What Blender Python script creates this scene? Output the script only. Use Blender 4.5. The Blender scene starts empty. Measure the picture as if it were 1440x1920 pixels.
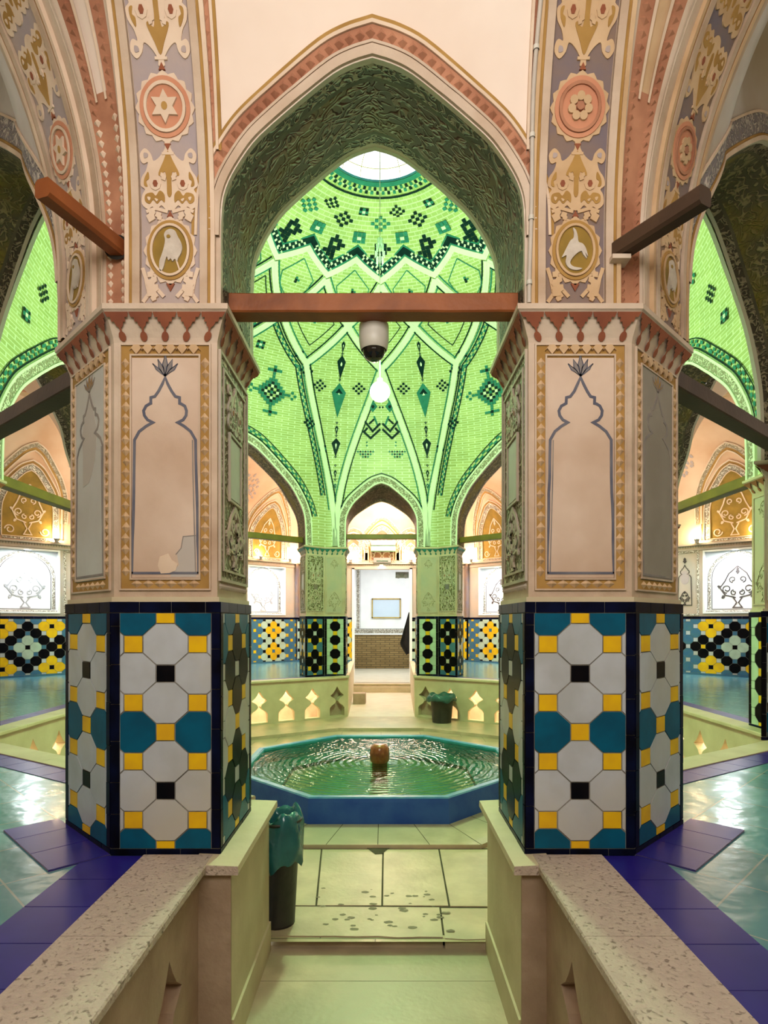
import bpy, math, random
from mathutils import Vector
from mathutils.geometry import tessellate_polygon
random.seed(7)
U = 0.0023                      # metres per layout unit
PI = math.pi
S2 = math.sqrt(0.5)
scene = bpy.context.scene
COL = scene.collection
ORG = {}

# ------------------------------------------------------------------ materials
def new_mat(name):
    m = bpy.data.materials.new(name); m.use_nodes = True
    nt = m.node_tree
    return m, nt, nt.nodes['Principled BSDF']

def mat(name, c1, c2=None, rough=0.7, scale=8.0, bump=0.0, bscale=None, coat=0.0, emit=None, estr=0.0,
        metal=0.0, dist=0.0, detail=4.0, lo=0.35, hi=0.65, c3=None, vor=0.0):
    m, nt, b = new_mat(name)
    N, L = nt.nodes, nt.links
    b.inputs['Roughness'].default_value = rough
    b.inputs['Metallic'].default_value = metal
    b.inputs['Coat Weight'].default_value = coat
    b.inputs['Coat Roughness'].default_value = 0.08
    if 'tile' in name and 'floor' not in name: b.inputs['Specular IOR Level'].default_value = .05 if ('black' in name) else .10; b.inputs['Coat Weight'].default_value = .04; b.inputs['Roughness'].default_value = rough + .14
    tc = N.new('ShaderNodeTexCoord')
    nz = N.new('ShaderNodeTexNoise')
    nz.inputs['Scale'].default_value = scale; nz.inputs['Detail'].default_value = detail
    nz.inputs['Distortion'].default_value = dist
    L.new(tc.outputs['Object'], nz.inputs['Vector'])
    r = N.new('ShaderNodeValToRGB')
    c2 = c2 or tuple(x * 0.85 for x in c1)
    r.color_ramp.elements[0].position = lo; r.color_ramp.elements[0].color = (*c2, 1)
    r.color_ramp.elements[1].position = hi; r.color_ramp.elements[1].color = (*c1, 1)
    L.new(nz.outputs['Fac'], r.inputs['Fac'])
    out = r.outputs['Color']
    if c3:
        n2 = N.new('ShaderNodeTexNoise'); n2.inputs['Scale'].default_value = scale * 0.28
        n2.inputs['Detail'].default_value = 5
        L.new(tc.outputs['Object'], n2.inputs['Vector'])
        r2 = N.new('ShaderNodeValToRGB')
        r2.color_ramp.elements[0].position = 0.45; r2.color_ramp.elements[1].position = 0.68
        L.new(n2.outputs['Fac'], r2.inputs['Fac'])
        mx = N.new('ShaderNodeMix'); mx.data_type = 'RGBA'
        L.new(r2.outputs['Color'], mx.inputs[0]); L.new(out, mx.inputs[6])
        mx.inputs[7].default_value = (*c3, 1)
        out = mx.outputs[2]
    L.new(out, b.inputs['Base Color'])
    if emit:
        b.inputs['Emission Color'].default_value = (*emit, 1); b.inputs['Emission Strength'].default_value = estr
    if bump:
        bp = N.new('ShaderNodeBump'); bp.inputs['Strength'].default_value = bump
        bp.inputs['Distance'].default_value = 0.012
        if vor:
            v = N.new('ShaderNodeTexVoronoi'); v.inputs['Scale'].default_value = vor
            v.feature = 'DISTANCE_TO_EDGE'
            L.new(tc.outputs['Object'], v.inputs['Vector'])
            L.new(v.outputs['Distance'], bp.inputs['Height'])
        else:
            n3 = N.new('ShaderNodeTexNoise'); n3.inputs['Scale'].default_value = bscale or scale * 4
            n3.inputs['Detail'].default_value = 6
            L.new(tc.outputs['Object'], n3.inputs['Vector'])
            L.new(n3.outputs['Fac'], bp.inputs['Height'])
        L.new(bp.outputs['Normal'], b.inputs['Normal'])
    return m

def carved(name, hi, lo, scale=16.0, dist=2.5, rough=0.85, tint=None):
    """stucco carved all over with curling stems: raised light stems on a dark ground"""
    m, nt, b = new_mat(name); N, L = nt.nodes, nt.links
    b.inputs['Roughness'].default_value = rough
    tc = N.new('ShaderNodeTexCoord')
    n = N.new('ShaderNodeTexNoise'); n.inputs['Scale'].default_value = scale
    n.inputs['Detail'].default_value = 1.5; n.inputs['Distortion'].default_value = dist
    L.new(tc.outputs['Object'], n.inputs['Vector'])
    # stems = band around 0.5 of the noise
    ma = N.new('ShaderNodeMath'); ma.operation = 'SUBTRACT'; ma.inputs[1].default_value = 0.5
    L.new(n.outputs['Fac'], ma.inputs[0])
    ab = N.new('ShaderNodeMath'); ab.operation = 'ABSOLUTE'; L.new(ma.outputs[0], ab.inputs[0])
    r = N.new('ShaderNodeValToRGB')
    r.color_ramp.elements[0].position = 0.025; r.color_ramp.elements[0].color = (*hi, 1)
    r.color_ramp.elements[1].position = 0.075; r.color_ramp.elements[1].color = (*lo, 1)
    L.new(ab.outputs[0], r.inputs['Fac'])
    out = r.outputs['Color']
    if tint:
        n2 = N.new('ShaderNodeTexNoise'); n2.inputs['Scale'].default_value = 2.2; n2.inputs['Detail'].default_value = 3
        L.new(tc.outputs['Object'], n2.inputs['Vector'])
        r2 = N.new('ShaderNodeValToRGB'); r2.color_ramp.elements[0].position = 0.48; r2.color_ramp.elements[1].position = 0.66
        L.new(n2.outputs['Fac'], r2.inputs['Fac'])
        mx = N.new('ShaderNodeMix'); mx.data_type = 'RGBA'; mx.blend_type = 'MIX'
        L.new(r2.outputs['Color'], mx.inputs[0]); L.new(out, mx.inputs[6]); mx.inputs[7].default_value = (*tint, 1)
        out = mx.outputs[2]
    L.new(out, b.inputs['Base Color'])
    r3 = N.new('ShaderNodeValToRGB'); r3.color_ramp.elements[0].color = (1, 1, 1, 1); r3.color_ramp.elements[1].color = (0, 0, 0, 1)
    r3.color_ramp.elements[0].position = 0.02; r3.color_ramp.elements[1].position = 0.09
    L.new(ab.outputs[0], r3.inputs['Fac'])
    bp = N.new('ShaderNodeBump'); bp.inputs['Strength'].default_value = 0.9; bp.inputs['Distance'].default_value = 0.012
    L.new(r3.outputs['Color'], bp.inputs['Height']); L.new(bp.outputs['Normal'], b.inputs['Normal'])
    return m

def brick_mat(name, a, bb, mortar, bw, bh, ms, rough=0.5, use_uv=True, off=0.5, rot=0.0, bump=0.25, coat=0.0):
    m, nt, b = new_mat(name); N, L = nt.nodes, nt.links
    b.inputs['Roughness'].default_value = rough; b.inputs['Coat Weight'].default_value = coat
    b.inputs['Coat Roughness'].default_value = 0.12
    tc = N.new('ShaderNodeTexCoord'); mp = N.new('ShaderNodeMapping')
    mp.inputs['Rotation'].default_value = (0, 0, rot)
    L.new(tc.outputs['UV' if use_uv else 'Object'], mp.inputs['Vector'])
    t = N.new('ShaderNodeTexBrick'); t.offset = off
    t.inputs['Color1'].default_value = (*a, 1); t.inputs['Color2'].default_value = (*bb, 1)
    t.inputs['Mortar'].default_value = (*mortar, 1)
    t.inputs['Scale'].default_value = 1.0
    t.inputs['Brick Width'].default_value = bw; t.inputs['Row Height'].default_value = bh
    t.inputs['Mortar Size'].default_value = ms
    L.new(mp.outputs['Vector'], t.inputs['Vector'])
    nz = N.new('ShaderNodeTexNoise'); nz.inputs['Scale'].default_value = 3.0; nz.inputs['Detail'].default_value = 5
    L.new(tc.outputs['Object'], nz.inputs['Vector'])
    mx = N.new('ShaderNodeMix'); mx.data_type = 'RGBA'; mx.blend_type = 'MULTIPLY'; mx.inputs[0].default_value = 0.35
    L.new(t.outputs['Color'], mx.inputs[6]); L.new(nz.outputs['Fac'], mx.inputs[7])
    L.new(mx.outputs[2], b.inputs['Base Color'])
    bp = N.new('ShaderNodeBump'); bp.inputs['Strength'].default_value = bump; bp.inputs['Distance'].default_value = 0.004
    bp.invert = True
    if not use_uv:
        nb = N.new('ShaderNodeTexNoise'); nb.inputs['Scale'].default_value = 5.0; nb.inputs['Detail'].default_value = 3
        L.new(tc.outputs['Object'], nb.inputs['Vector'])
        b2 = N.new('ShaderNodeBump'); b2.inputs['Strength'].default_value = .35; b2.inputs['Distance'].default_value = .02
        L.new(nb.outputs['Fac'], b2.inputs['Height']); L.new(b2.outputs['Normal'], bp.inputs['Normal'])
        L.new(bp.outputs['Normal'], b.inputs['Coat Normal'])
    L.new(t.outputs['Fac'], bp.inputs['Height']); L.new(bp.outputs['Normal'], b.inputs['Normal'])
    return m

M = {}
M['white_tile'] = mat('white_glazed_tile', (.52, .55, .60), (.44, .46, .48), .22, 5, coat=.4, c3=(.50, .48, .42))
M['yellow_tile'] = mat('yellow_glazed_tile', (.80, .52, .02), (.70, .42, .03), .2, 9, coat=.4)
M['blue_tile'] = mat('teal_blue_glazed_tile', (.010, .13, .22), (.012, .10, .17), .2, 9, coat=.4)
M['slate_tile'] = mat('slate_blue_glazed_tile', (.07, .17, .30), (.09, .20, .26), .2, 9, coat=.4)
M['pale_tile'] = mat('green_lit_white_glazed_tile', (.50, .62, .50), (.42, .52, .42), .2, 7, coat=.4)  # white tile with the green lamp light put into its colour
M['black_tile'] = mat('black_glazed_tile', (.006, .007, .010), (.012, .010, .012), .12, 9, coat=.5)
M['navy_tile'] = mat('navy_black_glazed_tile', (.008, .012, .045), (.006, .006, .012), .14, 7, coat=.5)
M['grout'] = mat('tile_grout', (.36, .34, .30), (.20, .19, .17), .9, 12)
M['plaster'] = mat('rose_beige_plaster', (.60, .48, .38), (.44, .32, .23), .85, 3.5, .3, 30, c3=(.64, .54, .45))
M['plaster_grey'] = mat('grey_beige_plaster', (.44, .40, .35), (.52, .42, .34), .85, 3, .2, 30)
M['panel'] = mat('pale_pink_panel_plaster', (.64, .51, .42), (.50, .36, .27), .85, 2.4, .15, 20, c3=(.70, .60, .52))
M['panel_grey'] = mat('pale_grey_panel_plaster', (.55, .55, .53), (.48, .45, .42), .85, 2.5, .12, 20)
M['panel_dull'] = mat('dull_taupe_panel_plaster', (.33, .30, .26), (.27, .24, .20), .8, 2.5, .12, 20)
M['patch'] = mat('fresh_plaster_patch', (.50, .46, .43), (.46, .41, .37), .85, 3, .1)
M['ochre'] = mat('ochre_plaster', (.44, .27, .09), (.34, .20, .06), .85, 6, .15)
M['olive'] = mat('olive_ochre_plaster', (.36, .23, .05), (.25, .17, .04), .85, 6, .15)
M['cream'] = mat('cream_stucco', (.72, .58, .46), (.62, .48, .37), .85, 5, .2)
M['cream_warm'] = mat('warm_cream_stucco', (.62, .45, .29), (.50, .34, .20), .85, 5, .2)
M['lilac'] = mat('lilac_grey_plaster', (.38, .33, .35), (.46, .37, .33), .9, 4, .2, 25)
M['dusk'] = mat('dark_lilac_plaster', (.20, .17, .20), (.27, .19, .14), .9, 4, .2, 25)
M['red'] = mat('brick_red_plaster', (.32, .115, .06), (.24, .085, .05), .9, 5, .25)
M['redlight'] = mat('faded_red_plaster', (.50, .26, .165), (.34, .155, .095), .9, 5, .3)
M['pink'] = mat('salmon_plaster', (.60, .30, .19), (.52, .24, .15), .9, 5, .1)
M['tympanum'] = mat('white_pink_vault_plaster', (.82, .71, .63), (.74, .61, .52), .9, 1.6, .1, c3=(.58, .49, .42))
M['whitewash'] = mat('weathered_white_plaster', (.62, .58, .56), (.50, .44, .40), .9, 3, .2, c3=(.45, .36, .26))
M['paintblue'] = mat('blue_grey_painted_line', (.11, .115, .16), (.17, .17, .20), .8, 8)
M['paintgrey'] = mat('grey_painted_line', (.22, .20, .20), (.32, .28, .25), .8, 8)
M['bird'] = mat('grey_white_bird_stucco', (.60, .54, .47), (.48, .42, .36), .9, 14, .3)
M['carved_jamb'] = carved('carved_green_stucco', (.60, .55, .42), (.17, .14, .08), 11, 2.2)
M['carved_soffit'] = carved('carved_olive_soffit', (.22, .135, .10), (.10, .06, .045), 13, 1.2, tint=(.18, .11, .04))
M['carved_brown'] = carved('carved_brown_soffit', (.26, .21, .12), (.10, .085, .05), 13, 1.2, tint=(.20, .15, .03))
M['carved_edge'] = carved('carved_edge_band', (.30, .235, .17), (.075, .055, .038), 17, 1.2)
M['olive_dark'] = mat('dark_olive_plaster', (.13, .105, .07), (.09, .075, .05), .9, 6, .2)
M['carved_grey'] = carved('carved_grey_band', (.60, .54, .50), (.26, .23, .24), 15, 2.0)
M['carved_pale'] = carved('carved_pale_stucco', (.66, .58, .46), (.34, .28, .19), 15, 1.8)
M['carved_white'] = carved('carved_white_band', (.76, .72, .64), (.30, .26, .20), 24, .6)
M['outer_plaster'] = mat('salmon_beige_plaster', (.70, .50, .36), (.60, .38, .25), .9, 1.5, .15, c3=(.72, .58, .45))
M['white_wall'] = mat('white_wall_plaster', (.86, .86, .85), (.80, .80, .80), .8, 3)
M['blackline'] = mat('black_painted_ornament', (.06, .05, .05), (.10, .08, .07), .8, 9)
M['greyline'] = mat('grey_ornament', (.36, .36, .37), (.28, .28, .28), .8, 9)
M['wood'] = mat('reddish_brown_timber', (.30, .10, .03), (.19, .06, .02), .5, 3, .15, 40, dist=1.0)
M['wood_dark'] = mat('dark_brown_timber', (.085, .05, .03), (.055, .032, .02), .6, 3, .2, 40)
M['wood_olive_lit'] = mat('olive_lit_timber', (.22, .16, .035), (.15, .11, .03), .5, 3, .1, 40)  # green lamp light is put into this timber colour
M['stone'] = mat('cream_floor_stone', (.58, .48, .35), (.45, .37, .26), .38, 5, .15, 30, c3=(.42, .38, .27))
M['stone_wall'] = mat('cream_parapet_stone', (.62, .54, .39), (.54, .46, .32), .55, 4, .1, 40)
M['stone_light'] = mat('light_marble', (.74, .70, .58), (.66, .62, .50), .3, 4, .05)
M['stone_pink'] = mat('pinkish_pitted_stone', (.50, .42, .36), (.22, .175, .145), .6, 60, .6, 60, lo=.34, hi=.45, dist=.5, c3=(.46, .38, .33))
M['stone_end'] = mat('brownish_stone_block', (.36, .27, .20), (.44, .34, .26), .65, 6, .35, 26)
M['joint'] = mat('dark_stone_joint', (.08, .065, .045), (.11, .09, .06), .9, 8)
M['stain'] = mat('dark_stone_stain', (.16, .13, .08), (.22, .18, .12), .6, 8)
M['dome_pale'] = mat('pale_green_white_plaster', (.74, .80, .66), (.68, .74, .60), .6, 4)
M['dome_teal'] = mat('teal_dome_tile', (.035, .17, .16), (.05, .22, .20), .3, 9)
M['dome_dark'] = mat('dark_dome_tile', (.006, .022, .03), (.010, .035, .04), .3, 9)
M['dome_brick'] = brick_mat('glazed_dome_brick', (.46, .51, .22), (.57, .61, .31), (.76, .82, .60), .14, .050, .006, .45, bump=.35)
M['room_brick'] = brick_mat('herringbone_brown_brick', (.30, .20, .08), (.40, .28, .12), (.17, .12, .06), .30, .07, .012, .8, use_uv=True)
M['turquoise'] = brick_mat('turquoise_floor_tile', (.12, .32, .38), (.16, .38, .43), (.36, .44, .42), .40, .40, .004, .22, use_uv=False, off=0.0, rot=PI/4, coat=.3, bump=.15)
M['indigo'] = mat('indigo_floor_tile', (.026, .018, .21), (.034, .024, .25), .34, 5, coat=.08)
M['basin_blue'] = mat('cobalt_painted_basin', (.014, .075, .34), (.03, .11, .38), .5, 5, .15, 30)
M['basin_rim'] = mat('worn_blue_rim', (.06, .22, .42), (.12, .32, .45), .35, 9)
M['basin_in'] = mat('turquoise_basin_lining', (.05, .32, .36), (.04, .24, .26), .5, 5)
M['basin_floor'] = mat('green_basin_bottom', (.02, .12, .075), (.03, .16, .10), .6, 5)
M['copper'] = mat('wet_rust_brown_spout', (.33, .11, .04), (.22, .07, .025), .25, 9, .2, coat=.6)
M['bag'] = mat('teal_plastic_bag', (.02, .13, .15), (.03, .18, .20), .18, 6, .5, 14, coat=.5)
M['bag_dull'] = mat('dusty_teal_plastic_bag', (.03, .11, .11), (.05, .14, .13), .3, 6, .5, 14)
M['bin'] = mat('charcoal_bin_plastic', (.055, .052, .046), (.035, .035, .033), .4, 7, .2)
M['white_plastic'] = mat('offwhite_plastic', (.62, .60, .54), (.56, .54, .48), .4, 5)
M['black_plastic'] = mat('black_dome_plastic', (.01, .01, .01), (.015, .015, .015), .06, 5, coat=.6)
M['grey_metal'] = mat('grey_painted_metal', (.30, .30, .28), (.25, .25, .23), .5, 5)
M['green_panel'] = mat('pale_green_panel', (.32, .62, .42), (.28, .56, .38), .4, 3)
M['gold'] = mat('gilt_frame', (.50, .36, .10), (.40, .28, .08), .4, 8)
M['paper'] = mat('pale_blue_paper', (.56, .65, .74), (.52, .61, .71), .6, 2)
M['cloth'] = mat('black_cloth', (.02, .02, .024), (.012, .012, .015), .9, 6)
M['cable'] = mat('grey_white_conduit', (.55, .50, .44), (.48, .43, .38), .5, 9)
M['glowwarm'] = mat('warm_lamp_glass', (1, .9, .7), (1, .9, .7), .4, 3, emit=(1, .80, .50), estr=25)
M['glowcool'] = mat('cool_lamp_glass', (1, 1, 1), (1, 1, 1), .4, 3, emit=(.9, .97, 1), estr=12)
M['glowgreen'] = mat('green_white_bulb_glass', (.8, 1, .8), (.8, 1, .8), .4, 3, emit=(.55, 1, .55), estr=40)
M['crystal'] = mat('crystal_glass', (.85, .95, .9), (.75, .9, .85), .05, 5, coat=1.0)
M['dark'] = mat('dark_recess', (.03, .025, .02), (.02, .02, .015), .9, 5)

def water_mat():
    m, nt, b = new_mat('rippled_green_water'); N, L = nt.nodes, nt.links
    nt.nodes.remove(b)
    out = N['Material Output']
    tc = N.new('ShaderNodeTexCoord')
    w = N.new('ShaderNodeTexWave'); w.wave_type = 'RINGS'; w.rings_direction = 'SPHERICAL'
    w.inputs['Scale'].default_value = 4.2; w.inputs['Distortion'].default_value = 4.0; w.inputs['Detail'].default_value = 3
    w.inputs['Detail Scale'].default_value = 1.6
    L.new(tc.outputs['Object'], w.inputs['Vector'])
    n = N.new('ShaderNodeTexNoise'); n.inputs['Scale'].default_value = 9; n.inputs['Detail'].default_value = 3
    L.new(tc.outputs['Object'], n.inputs['Vector'])
    ad = N.new('ShaderNodeMath'); ad.operation = 'ADD'
    L.new(w.outputs['Fac'], ad.inputs[0]); L.new(n.outputs['Fac'], ad.inputs[1])
    bp = N.new('ShaderNodeBump'); bp.inputs['Strength'].default_value = .38; bp.inputs['Distance'].default_value = .02
    L.new(ad.outputs[0], bp.inputs['Height'])
    g = N.new('ShaderNodeBsdfGlossy'); g.inputs['Roughness'].default_value = .03
    t = N.new('ShaderNodeBsdfTransparent'); t.inputs['Color'].default_value = (.50, .80, .66, 1)
    f = N.new('ShaderNodeFresnel'); f.inputs['IOR'].default_value = 1.45
    L.new(bp.outputs['Normal'], g.inputs['Normal']); L.new(bp.outputs['Normal'], f.inputs['Normal'])
    mx = N.new('ShaderNodeMixShader')
    L.new(f.outputs[0], mx.inputs[0]); L.new(t.outputs[0], mx.inputs[1]); L.new(g.outputs[0], mx.inputs[2])
    L.new(mx.outputs[0], out.inputs['Surface'])
    return m
M['water'] = water_mat()

def glass_mat():
    m, nt, b = new_mat('skylight_glass'); N, L = nt.nodes, nt.links
    nt.nodes.remove(b)
    t = N.new('ShaderNodeBsdfTransparent'); t.inputs['Color'].default_value = (.92, .97, .98, 1)
    g = N.new('ShaderNodeBsdfGlossy'); g.inputs['Roughness'].default_value = .05
    mx = N.new('ShaderNodeMixShader'); mx.inputs[0].default_value = .06
    L.new(t.outputs[0], mx.inputs[1]); L.new(g.outputs[0], mx.inputs[2])
    L.new(mx.outputs[0], N['Material Output'].inputs['Surface'])
    return m
M['glass'] = glass_mat()

# ------------------------------------------------------------------ mesh building
class MB:
    def __init__(self):
        self.v = []; self.f = []; self.m = []; self.mats = []; self.uv = []; self.sm = []
    def mi(self, k):
        if k not in self.mats: self.mats.append(k)
        return self.mats.index(k)
    def face(self, pts, k, uv=None, smooth=False):
        n = len(self.v); self.v.extend(tuple(p) for p in pts)
        self.f.append(tuple(range(n, n + len(pts)))); self.m.append(self.mi(k)); self.uv.append(uv); self.sm.append(smooth)
    def grid(self, rows, k, uvrows=None, closed=False, smooth=True, kfn=None):
        n0 = len(self.v); W = len(rows[0])
        for r in rows: self.v.extend(tuple(p) for p in r)
        for i in range(len(rows) - 1):
            for j in range(W if closed else W - 1):
                j2 = (j + 1) % W
                self.f.append((n0 + i*W + j, n0 + i*W + j2, n0 + (i+1)*W + j2, n0 + (i+1)*W + j))
                self.m.append(self.mi(kfn(i, j) if kfn else k)); self.sm.append(smooth)
                self.uv.append([uvrows[i][j], uvrows[i][j2], uvrows[i+1][j2], uvrows[i+1][j]] if uvrows else None)
    def box(self, x0, x1, y0, y1, z0, z1, k):
        p = [(x, y, z) for z in (z0, z1) for y in (y0, y1) for x in (x0, x1)]
        for q in ((0,1,3,2), (4,5,7,6), (0,1,5,4), (2,3,7,6), (0,2,6,4), (1,3,7,5)):
            self.face([p[i] for i in q], k)
    def prism(self, poly, z0, z1, k, ktop=None, cap=True):
        n = len(poly)
        for i in range(n):
            a, b = poly[i], poly[(i+1) % n]
            self.face([(*a, z0), (*b, z0), (*b, z1), (*a, z1)], k)
        if cap:
            for z, kk in ((z0, k), (z1, ktop or k)):
                for t in tessellate_polygon([[Vector((*p, 0)) for p in poly]]):
                    self.face([(*poly[i], z) for i in t], kk)
    def lathe(self, prof, cx, cy, k, n=24, ang=0.0, smooth=True):
        rows = [[(cx + r*math.cos(2*PI*j/n + ang), cy + r*math.sin(2*PI*j/n + ang), z) for j in range(n)] for r, z in prof]
        self.grid(rows, k, closed=True, smooth=smooth)
    def tube(self, pts, r, k, n=8):
        pts = [Vector(p) for p in pts]; rows = []
        for i, p in enumerate(pts):
            t = (pts[min(i+1, len(pts)-1)] - pts[max(i-1, 0)]).normalized()
            a = t.cross(Vector((0, 0, 1)) if abs(t.z) < .9 else Vector((1, 0, 0))).normalized(); b = t.cross(a)
            rr = r[i] if isinstance(r, (list, tuple)) else r
            rows.append([p + a*rr*math.cos(2*PI*j/n) + b*rr*math.sin(2*PI*j/n) for j in range(n)])
        self.grid(rows, k, closed=True)
        self.face(rows[0], k); self.face(rows[-1], k)
    def build(self, name, parent=None, loc=None):
        org = ORG[parent.name] if parent is not None else (loc or (0, 0, 0))
        me = bpy.data.meshes.new(name)
        me.from_pydata([((x-org[0])*U, (y-org[1])*U, (z-org[2])*U) for x, y, z in self.v], [], self.f)
        for k in self.mats: me.materials.append(M[k])
        me.polygons.foreach_set('material_index', self.m)
        me.polygons.foreach_set('use_smooth', self.sm)
        if any(self.uv):
            l = me.uv_layers.new(name='UVMap')
            for p, uv in zip(me.polygons, self.uv):
                if uv:
                    for li, c in zip(p.loop_indices, uv): l.data[li].uv = c
        me.update()
        o = bpy.data.objects.new(name, me); COL.objects.link(o)
        ORG[o.name] = org
        if parent is not None: o.parent = parent
        else: o.location = (org[0]*U, org[1]*U, org[2]*U)
        return o

def tag(o, label, cat, group=None):
    o['label'] = label; o['category'] = cat
    if group: o['group'] = group
    return o
def thing(name, label, cat, loc, group=None):
    o = bpy.data.objects.new(name, None); COL.objects.link(o)
    o.location = tuple(c*U for c in loc); ORG[o.name] = tuple(loc)
    return tag(o, label, cat, group)
def struct(mb, name):
    o = mb.build(name); o['kind'] = 'structure'; return o

# ------------------------------------------------------------------ 2D drawing on mapped surfaces: fn(a, b, h) -> point
def clip_rect(poly, x0, x1, y0, y1):
    def cl(P, ins, inter):
        o = []
        for i in range(len(P)):
            a, b = P[i-1], P[i]
            if ins(b):
                if not ins(a): o.append(inter(a, b))
                o.append(b)
            elif ins(a): o.append(inter(a, b))
        return o
    def ix(c): return lambda a, b: (c, a[1] + (b[1]-a[1])*(c-a[0])/(b[0]-a[0]))
    def iy(c): return lambda a, b: (a[0] + (b[0]-a[0])*(c-a[1])/(b[1]-a[1]), c)
    for ins, it in ((lambda p: p[0] >= x0, ix(x0)), (lambda p: p[0] <= x1, ix(x1)), (lambda p: p[1] >= y0, iy(y0)), (lambda p: p[1] <= y1, iy(y1))):
        if len(poly) < 3: return []
        poly = cl(poly, ins, it)
    return poly
def fill(mb, pts, h, fn, k, h0=0.0, sides=True):
    if len(pts) < 3: return
    for t in tessellate_polygon([[Vector((p[0], p[1], 0)) for p in pts]]):
        mb.face([fn(pts[i][0], pts[i][1], h) for i in t], k)
    if sides and h > h0:
        for i in range(len(pts)):
            a, b = pts[i-1], pts[i]
            mb.face([fn(*a, h0), fn(*b, h0), fn(*b, h), fn(*a, h)], k)
def offs(pts, d, closed=False):
    n = len(pts); o = []
    for i in range(n):
        a = pts[i-1] if (i > 0 or closed) else pts[i]
        c = pts[(i+1) % n] if (i < n-1 or closed) else pts[i]
        b = pts[i]
        def nrm(p, q):
            dx, dy = q[0]-p[0], q[1]-p[1]; l = math.hypot(dx, dy)
            return None if l < 1e-9 else (-dy/l, dx/l)
        n1, n2 = nrm(a, b), nrm(b, c)
        n1 = n1 or n2; n2 = n2 or n1
        if n1 is None: o.append(b); continue
        mx, my = n1[0]+n2[0], n1[1]+n2[1]; q = mx*mx + my*my
        if q < .3: mx, my, q = n1[0]*1.0, n1[1]*1.0, 2.0
        s = 2.0/q if q >= .3 else 1.0
        s = min(s, 2.2)
        o.append((b[0]+mx*s*d, b[1]+my*s*d))
    return o
def stroke(mb, pts, w, h, fn, k, closed=False, off=0.0, sides=True, h0=0.0):
    A, B = offs(pts, off+w/2, closed), offs(pts, off-w/2, closed)
    n = len(pts)
    for i in range(n if closed else n-1):
        j = (i+1) % n
        mb.face([fn(*A[i], h), fn(*A[j], h), fn(*B[j], h), fn(*B[i], h)], k)
        if sides:
            mb.face([fn(*A[i], h0), fn(*A[j], h0), fn(*A[j], h), fn(*A[i], h)], k)
            mb.face([fn(*B[i], h0), fn(*B[j], h0), fn(*B[j], h), fn(*B[i], h)], k)
def resample(pts, step):
    o = [pts[0]]
    for a, b in zip(pts, pts[1:]):
        n = max(1, int(math.hypot(b[0]-a[0], b[1]-a[1])/step))
        o += [(a[0]+(b[0]-a[0])*i/n, a[1]+(b[1]-a[1])*i/n) for i in range(1, n+1)]
    return o
def ell(cx, cy, rx, ry, n=28):
    return [(cx + rx*math.cos(2*PI*i/n), cy + ry*math.sin(2*PI*i/n)) for i in range(n)]
def pyr(mb, cx, cy, rx, ry, h, fn, k, h0=0.0):
    p = [(cx+rx, cy), (cx, cy+ry), (cx-rx, cy), (cx, cy-ry)]
    t = fn(cx, cy, h)
    for i in range(4): mb.face([fn(*p[i-1], h0), fn(*p[i], h0), t], k)
def spiral(cx, cy, r, a0, turns, sgn, n=16):
    return [(cx + r*(1-.62*i/n)*math.cos(a0 + sgn*turns*2*PI*i/n), cy + r*(1-.62*i/n)*math.sin(a0 + sgn*turns*2*PI*i/n)) for i in range(n+1)]
def leaf(mb, x, y, ang, l, w, h, fn, k):
    h = h + random.uniform(.05, .9)
    c, s = math.cos(ang), math.sin(ang)
    P = [(0, 0), (.35, .5), (.55, .28), (.75, .36), (1, 0), (.75, -.36), (.55, -.28), (.35, -.5)]
    fill(mb, [(x + c*px*l - s*py*w, y + s*px*l + c*py*w) for px, py in P], h, fn, k)
def soft(P, n=3):
    m = len(P); o = []
    for i in range(m):
        p0, p1, p2, p3 = P[i-1], P[i], P[(i+1) % m], P[(i+2) % m]
        for q in range(n):
            t = q/n
            o.append(tuple(.5*(2*p1[c] + (p2[c]-p0[c])*t + (2*p0[c]-5*p1[c]+4*p2[c]-p3[c])*t*t + (3*p1[c]-p0[c]-3*p2[c]+p3[c])*t**3) for c in (0, 1)))
    return o
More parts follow.
